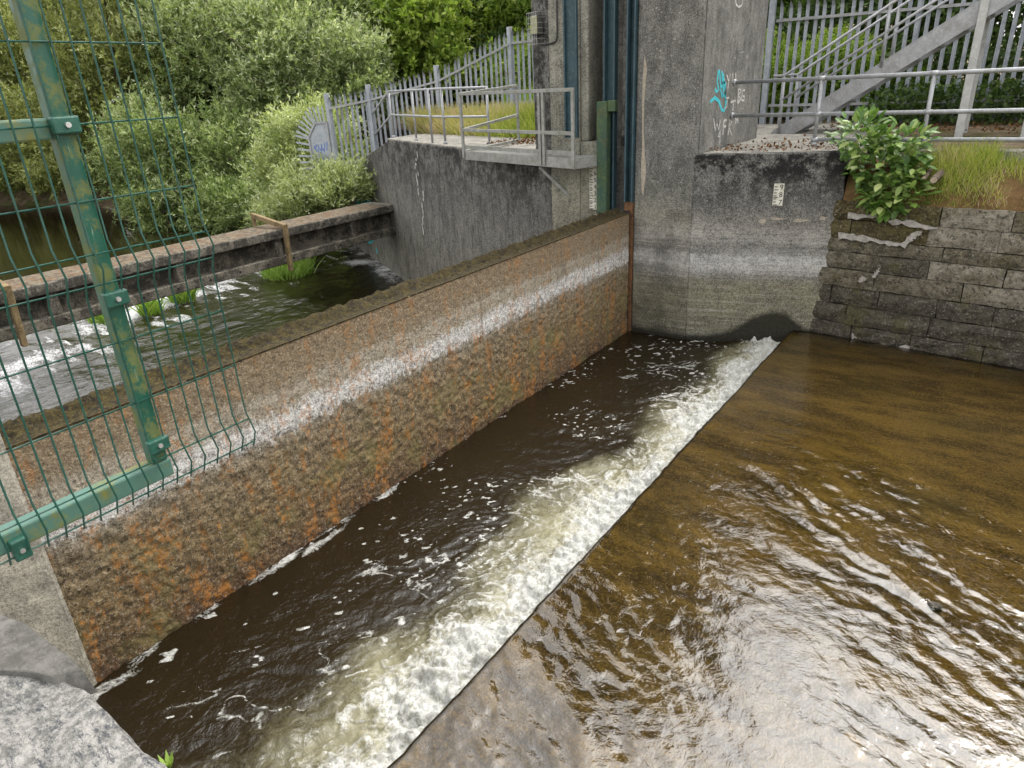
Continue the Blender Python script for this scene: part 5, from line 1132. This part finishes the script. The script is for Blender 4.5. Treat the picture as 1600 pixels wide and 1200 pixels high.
plant('broadleaf_tree', 'dark-gapped green tree touching the left edge of the tower', 'tree', (-20.6, 32.0, 2.5), [((-20.4, 31.2, 7.4), (3.6, 3, 3.3)), ((-18.0, 30, 5.5), (2.6, 2.2, 2.6)), ((-17, 31, 10), (4, 3, 3.5))], 'green_leaf', 1.1, 0.26, 0.14, 112, G2, 0.48, twig=0.55, upb=0.3)
plant('broadleaf_tree', 'shadowy dark tree in the gap behind the sloping fence', 'tree', (-28.5, 39, 2.5), [((-28, 38, 7.0), (5.5, 4, 5.0)), ((-23, 41, 9), (6, 4, 6))], 'deep_leaf', 0.55, 0.34, 0.18, 113, G2, 0.25, twig=0.7, upb=0.2)
plant('broadleaf_tree', 'distant green tree closing the view at the top left', 'tree', (-41, 30, 2), [((-41, 29, 10), (7, 5, 6)), ((-50, 26, 8), (7, 5, 7)), ((-34.8, 22.5, 4.0), (3.4, 2.6, 3.6)), ((-34, 28, 5), (5, 4, 5)), ((-28.5, 27, 4), (4, 3, 4))], 'deep_leaf', 0.45, 0.36, 0.18, 114, G2, 0.45, twig=0.7, upb=0.2)
plant('hawthorn_bush', 'green bush low behind the sloping fence beside the tower', 'bush', (-12.6, 22.6, 3.0), [((-12.8, 22.8, 4.2), (2.4, 1.8, 1.7)), ((-15.6, 24.6, 4.0), (2.4, 1.8, 1.7))], 'green_leaf', 1.9, 0.22, 0.12, 115, G2, 0.5, twig=0.5, upb=0.3)
plant('hawthorn_bush', 'dark bush in the shaded gap above the sloping fence', 'bush', (-20.5, 27.6, 2.6), [((-19.6, 28.0, 3.9), (2.6, 2.0, 1.8)), ((-23.5, 29.5, 3.4), (2.4, 2.0, 1.8))], 'deep_leaf', 1.5, 0.24, 0.13, 116, G2, 0.3, twig=0.5, upb=0.3)
G3 = 'tall trees behind the right fence'
for k, (x_, y_, sc, lab) in enumerate(((-7.0, 22.5, 1.0, 'tall green tree behind the tower and gate posts'), (-2.6, 21.0, 0.95, 'dense dark tree shading the fence behind the staircase'), (2.2, 20.0, 1.05, 'dense dark tree behind the stair landing columns'), (7.2, 21.0, 1.1, 'dark tree beyond the right end of the fence'), (-12.5, 25.5, 1.0, 'tall green tree hidden mostly behind the tower'), (5.2, 18.4, 0.8, 'dark tree close behind the fence at the right edge'))):
    plant('broadleaf_tree', lab, 'tree', (x_, y_, 2.5), [((x_, y_, 9.6 * sc), (3.6 * sc, 2.8 * sc, 4.2 * sc)), ((x_ + 1.6, y_ - 0.8, 5.6), (2.6, 1.8, 2.3))], 'deep_leaf', 0.75, 0.27, 0.15, 120 + k, G3, 0.42, twig=0.55, upb=0.25, trunk_r=0.2)

# ---- stuff: nettles and ivy behind the fences, grass, litter
def scatter_leaves(name, n, pfun, L, W, mat, seed, label, tint0=0.5, up=0.3, tsd=0.18):
    rng = np.random.default_rng(seed); P, tb = pfun(rng, n)
    D = unit(rng.normal(size=(len(P), 3)) + np.array([0, -0.3, up])); S = unit(np.cross(D, rng.normal(size=(len(P), 3))))
    V, F = leaf_quads(P, D, S, L * rng.uniform(.6, 1.3, len(P)), W * rng.uniform(.7, 1.2, len(P)))
    return tag(raw_mesh(name, V, F, mat, attrs={'tint': ('FACE', np.clip(tint0 + tb + rng.normal(0, tsd, len(P)), 0, 1))}), label, kind='stuff')
def nett(rng, n):
    x = rng.uniform(-7.0, -1.6, n); y = rng.uniform(16.1, 18.4, n); h = (1.5 + 0.5 * fbm(x * 1.1, y * 1.1, 0, 3, 131)) * np.interp(x, [-7, -3, -1.6], [1.1, 0.95, 0.4]); z = ground_h(x, y) + h * rng.uniform(0.02, 1, n) ** 0.7
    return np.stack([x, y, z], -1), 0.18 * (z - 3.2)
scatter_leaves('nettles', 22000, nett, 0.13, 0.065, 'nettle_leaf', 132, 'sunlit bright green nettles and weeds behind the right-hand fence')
def ivy(rng, n):
    x = rng.uniform(-2.6, 4.6, n); y = rng.uniform(15.1, 16.9, n); h = 0.65 + 0.35 * fbm(x * 1.4, y * 1.4, 0, 3, 133) + 0.7 * (y > 16.0); z = ground_h(x, y) + h * rng.uniform(0, 1, n)
    return np.stack([x, y, z], -1), 0 * x
scatter_leaves('ivy', 12000, ivy, 0.10, 0.075, 'deep_leaf', 134, 'dark ivy and undergrowth along the foot of the right-hand fence', 0.35)
def backs(rng, n):
    x = rng.uniform(-5, 12, n); y = rng.uniform(17.6, 19.4, n); z = ground_h(x, y) + rng.uniform(0, 1, n) ** 0.8 * (2.7 + 0.9 * fbm(x * .8, y * .8, 0, 3, 135))
    return np.stack([x, y, z], -1), 0 * x
scatter_leaves('hedge', 34000, backs, 0.17, 0.095, 'deep_leaf', 136, 'dark shaded undergrowth filling the wood edge behind the right-hand fence', 0.4)
def bankl(rng, n):
    x = rng.uniform(-24, -8.5, n); s_ = rng.uniform(0, 1, n); y = 16.5 + (x + 14) * 0.62 + 0.9 + s_ * 6.5; h = 0.9 + 0.5 * fbm(x * .8, y * .8, 0, 3, 137); z = ground_h(x, y) + h * rng.uniform(0, 1, n)
    return np.stack([x, y, z], -1), 0.12 * s_
scatter_leaves('bank_weeds', 42000, bankl, 0.17, 0.06, 'nettle_leaf', 138, 'rank green weeds and long grass behind the left-hand fence', 0.45)
def grass(name, n, pfun, h, w, seed, label, mat='grass_blade'):
    rng = np.random.default_rng(seed); P, tb, hh = pfun(rng, n); n = len(P)
    D = unit(np.stack([rng.normal(0, .38, n), rng.normal(0, .38, n), np.ones(n)], -1)); S = unit(np.cross(D, rng.normal(size=(n, 3)))); L = h * hh * rng.uniform(.5, 1.2, n)
    lean = unit(np.stack([rng.normal(size=n), rng.normal(size=n), 0 * L], -1)) * (L * rng.uniform(.1, .5, n))[:, None]
    a_ = P - S * w * .5; b_ = P + S * w * .5; m_ = P + D * (L * .55)[:, None] + lean * .3; t_ = P + D * L[:, None] + lean
    V = np.stack([a_, b_, m_ + S * w * .4, m_ - S * w * .4, t_ + S * w * .12, t_ - S * w * .12], 1).reshape(-1, 3); k = np.arange(n)[:, None] * 6
    F = np.concatenate([k + np.array([[0, 1, 2, 3]]), k + np.array([[3, 2, 4, 5]])], 0); T = np.clip(tb + rng.normal(0, .19, n), 0, 1)
    return tag(raw_mesh(name, V, F, mat, attrs={'tint': ('FACE', np.concatenate([T, T]))}), label, kind='stuff')
def g_left(rng, n):
    x = rng.uniform(-14.0, -6.6, n); s_ = rng.uniform(0, 1, n); y0 = np.interp(x, [-14, -9, -6.6], [15.1, 13.2, 12.4]); y1 = np.interp(x, [-14, -12, -6.6], [15.3, 16.6, 17.5]); y = y0 + (y1 - y0) * s_
    pk = sstep(-9.5, -11.5, x)
    return np.stack([x, y, np.maximum(ground_h(x, y), 2.5)], -1), 0.40 + 0.42 * pk + 0.12 * fbm(x * 1.5, y * 1.5, 0, 3, 141), 0.7 + 0.5 * sstep(0, .4, s_)
grass('long_grass', 26000, g_left, 0.62, 0.016, 142, 'yellow-green long grass with pinkish seed heads on the left walkway')
def g_right(rng, n):
    x = rng.uniform(-1.4, 4.5, n); s_ = rng.uniform(0, 1, n); y = STONE_Y(x) + 0.03 + s_ * (10.70 - STONE_Y(x)); z = np.interp(s_, [0, .10, .45, 1], [2.07, 2.26, 2.50, 2.56]); m_ = fbm(x * 1.7, y * 1.7, 0, 3, 143)
    keep = (m_ + np.interp(x, [-1.4, -0.9, -0.4, 1], [-.5, -.1, 0.26, 0.3]) + rng.normal(0, .12, n)) > 0.0
    tb = 0.46 + 0.55 * fbm(x * 1.1 + 4, y * 2, 0, 3, 144) + 0.25 * sstep(0.5, 0.1, s_) * sstep(-.6, 0.2, x)
    return np.stack([x, y, z], -1)[keep], tb[keep], (0.5 + 0.8 * s_)[keep]
grass('bank_grass', 27000, g_right, 0.20, 0.007, 145, 'green and straw-coloured grass on the bank above the stone wall')
def litter(rng, n):
    x = np.concatenate([rng.uniform(-3.6, -1.8, n // 9), rng.uniform(-3.0, 4, n // 2), rng.uniform(-9, -6.2, n - n // 9 - n // 2)]); y = np.concatenate([np.interp(x[:n // 9], [-3.65, -1.8], [9.75, 10.3]) + np.abs(rng.normal(0, .8, n // 9)), rng.uniform(13.6, 15.9, n // 2), rng.uniform(11.7, 13.0, n - n // 9 - n // 2)])
    z = np.where(x > -4, np.where(y < 12, 2.71, np.where(x < -2.1, 2.71, 2.67)), 2.63) + rng.uniform(0, .02, len(x)); return np.stack([x, y, z], -1), 0 * x
leafmat('dead_leaf', [(0.0, (0.05, 0.025, 0.012)), (0.5, (0.14, 0.07, 0.03)), (1.0, (0.30, 0.18, 0.09))], 0.1, 0.9, 0.1)
scatter_leaves('leaf_litter', 2200, litter, 0.055, 0.035, 'dead_leaf', 146, 'brown fallen leaves scattered on the decks', 0.45, up=0.0)
# river weed tufts
def tuft(c, r, h, n, lab, seed, w=0.012, mat='weed_blade', group='weed tufts in the river'):
    rng = np.random.default_rng(seed); a_ = rng.uniform(0, 2 * math.pi, n); q = np.sqrt(rng.uniform(0, 1, n)) * r
    o_ = grass('weed_tuft', n, lambda g_, k: (np.stack([c[0] + q * np.cos(a_), c[1] + q * np.sin(a_), np.full(n, c[2])], -1), np.full(n, .55), np.ones(n)), h, w, seed, lab, mat)
    del o_['kind']; tag(o_, lab, 'plant', group)
tuft((-17.0, 9.0, -1.02), 0.30, 0.75, 260, 'bright green weed tuft in the riffle, right of the other two', 151, 0.03)
tuft((-16.7, 7.95, -1.02), 0.25, 0.6, 200, 'bright green weed tuft in the riffle, middle of three', 152, 0.03)
tuft((-16.9, 6.9, -1.02), 0.22, 0.6, 160, 'small green weed tuft beside the fence post in the riffle', 153, 0.03)
tuft((-16.8, 12.2, -1.05), 0.75, 0.55, 700, 'green grass clump at the water edge under the concrete beam', 154, 0.025)
# small leafy sprig by the near coping
sg = thing('leafy_sprig', (-1.93, 0.60, 1.6), 'tiny bright green sprig growing from the near coping edge', 'plant')
rng = np.random.default_rng(160); n = 7
ang = np.linspace(0, 2 * math.pi, n, endpoint=False); P = np.tile(np.array([[-1.915, 0.575, 1.685]]), (n, 1)) + rng.normal(0, .004, (n, 3)); D = unit(np.stack([np.cos(ang) * .7, np.sin(ang) * .7, np.ones(n)], -1)); S = unit(np.cross(D, np.array([[0.1, 0.2, 1]])))
V, F = leaf_quads(P, D, S, np.full(n, .06), np.full(n, .016)); raw_mesh('leaves', V, F, 'weed_blade', sg, attrs={'tint': ('FACE', np.full(n, .7))})
MB().tube([(-1.915, 0.555, 1.62), (-1.915, 0.575, 1.69)], 0.003, 5).build('stem', 'weed_blade', sg)

# ---- laurel-leaved shrub hanging over the pier corner: leaves are parts
lau = thing('laurel_shrub', (-1.5, 10.2, 2.2), 'glossy broad-leaved green shrub growing over the pier corner through the railing', 'shrub')
def leaf_mesh():
    prof_ = [(0, 0.0), (0.18, 0.30), (0.42, 0.5), (0.68, 0.42), (0.88, 0.2), (1.0, 0.0)]; V, F = [], []
    for u_, w_ in prof_: V += [(u_, -w_ * .55, 0.10 * w_ - 0.22 * u_ * u_), (u_, 0, -0.03 - 0.22 * u_ * u_), (u_, w_ * .55, 0.10 * w_ - 0.22 * u_ * u_)]
    for i in range(len(prof_) - 1):
        b_ = i * 3; F += [(b_, b_ + 3, b_ + 4, b_ + 1), (b_ + 1, b_ + 4, b_ + 5, b_ + 2)]
    me = bpy.data.meshes.new('leaf'); me.from_pydata(V, [], F); me.polygons.foreach_set('use_smooth', [True] * len(F)); me.materials.append(MATS['laurel_one']); return me, np.array(V), F
LME, LV, LF = leaf_mesh()
rng = np.random.default_rng(170); blobs = [((-1.72, 10.12, 2.90), (.30, .28, .26)), ((-1.52, 10.15, 2.62), (.42, .34, .30)), ((-1.28, 10.10, 2.42), (.42, .32, .30)), ((-1.22, 10.2, 2.78), (.26, .26, .24)), ((-1.10, 10.02, 2.20), (.30, .24, .26)), ((-1.30, 9.98, 2.16), (.24, .2, .20))]
allP, allD = [], []
for (c, r) in blobs:
    n = 150; u = unit(rng.normal(size=(n, 3))); rr0 = rng.uniform(.55, 1.05, n)
    allP.append(np.asarray(c) + u * np.asarray(r) * rr0[:, None]); allD.append(unit(u * 0.7 + np.array([0, -.15, .25]) + rng.normal(size=(n, 3)) * .4))
allP = np.concatenate(allP); allD = np.concatenate(allD)
vis = np.argsort(allP[:, 1] * 1.0 - allP[:, 2] * 0.3 - allP[:, 0] * 0.2)
lo_ = offset(lau); restV, restF, k = [], [], 0
for rank, i in enumerate(vis):
    d_ = Vector(allD[i]); up_ = Vector((0, -0.35, 1)); sd_ = d_.cross(up_).normalized(); n_ = sd_.cross(d_).normalized()
    mw = Matrix((d_, -sd_, n_)).transposed().to_4x4(); s_ = rng.uniform(.10, .175); mw = Matrix.Translation(Vector(allP[i]) - lo_) @ mw @ Matrix.Diagonal((s_, s_ * .95, s_, 1))
    if rank < 290:
        ob = bpy.data.objects.new('leaf', LME); link(ob, lau); ob.matrix_local = mw
    else:
        M3 = np.array(mw.to_3x3()); T3 = np.array(mw.translation); restV.append(LV @ M3.T + T3); restF.append(np.array(LF) + k); k += len(LV)
RF = np.concatenate(restF)
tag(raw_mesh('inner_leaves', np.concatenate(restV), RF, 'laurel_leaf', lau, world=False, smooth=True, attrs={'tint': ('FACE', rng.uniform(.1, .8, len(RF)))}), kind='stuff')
mb = MB()
for (c, r) in blobs: mb.tube([(-1.42, 10.35, 2.35), ((c[0] - 1.42) / 2, 10.25, (c[2] + 2.35) / 2), c], [0.016, 0.011, 0.005], 6)
mb.build('stems', 'bark', lau, smooth=True)
# stone breaking the sheet of water
rk = thing('river_stone', (0.12, 4.66, 0.2), 'small dark stone breaking the shallow water at the point of the wake', 'stone')
ico = bmesh.new(); bmesh.ops.create_icosphere(ico, subdivisions=3, radius=1.0)
V = np.array([tuple(v.co) for v in ico.verts]); F = np.array([[v.index for v in f_.verts] for f_ in ico.faces]); ico.free()
V = V * (1 + .25 * fbm(V[:, 0] * 1.6, V[:, 1] * 1.6, V[:, 2] * 1.6, 3, 180))[:, None] * np.array([.05, .03, .035]) + np.array([0.12, 4.66, 0.235])
raw_mesh('rock', V, F, 'stone_dark', rk, smooth=True)
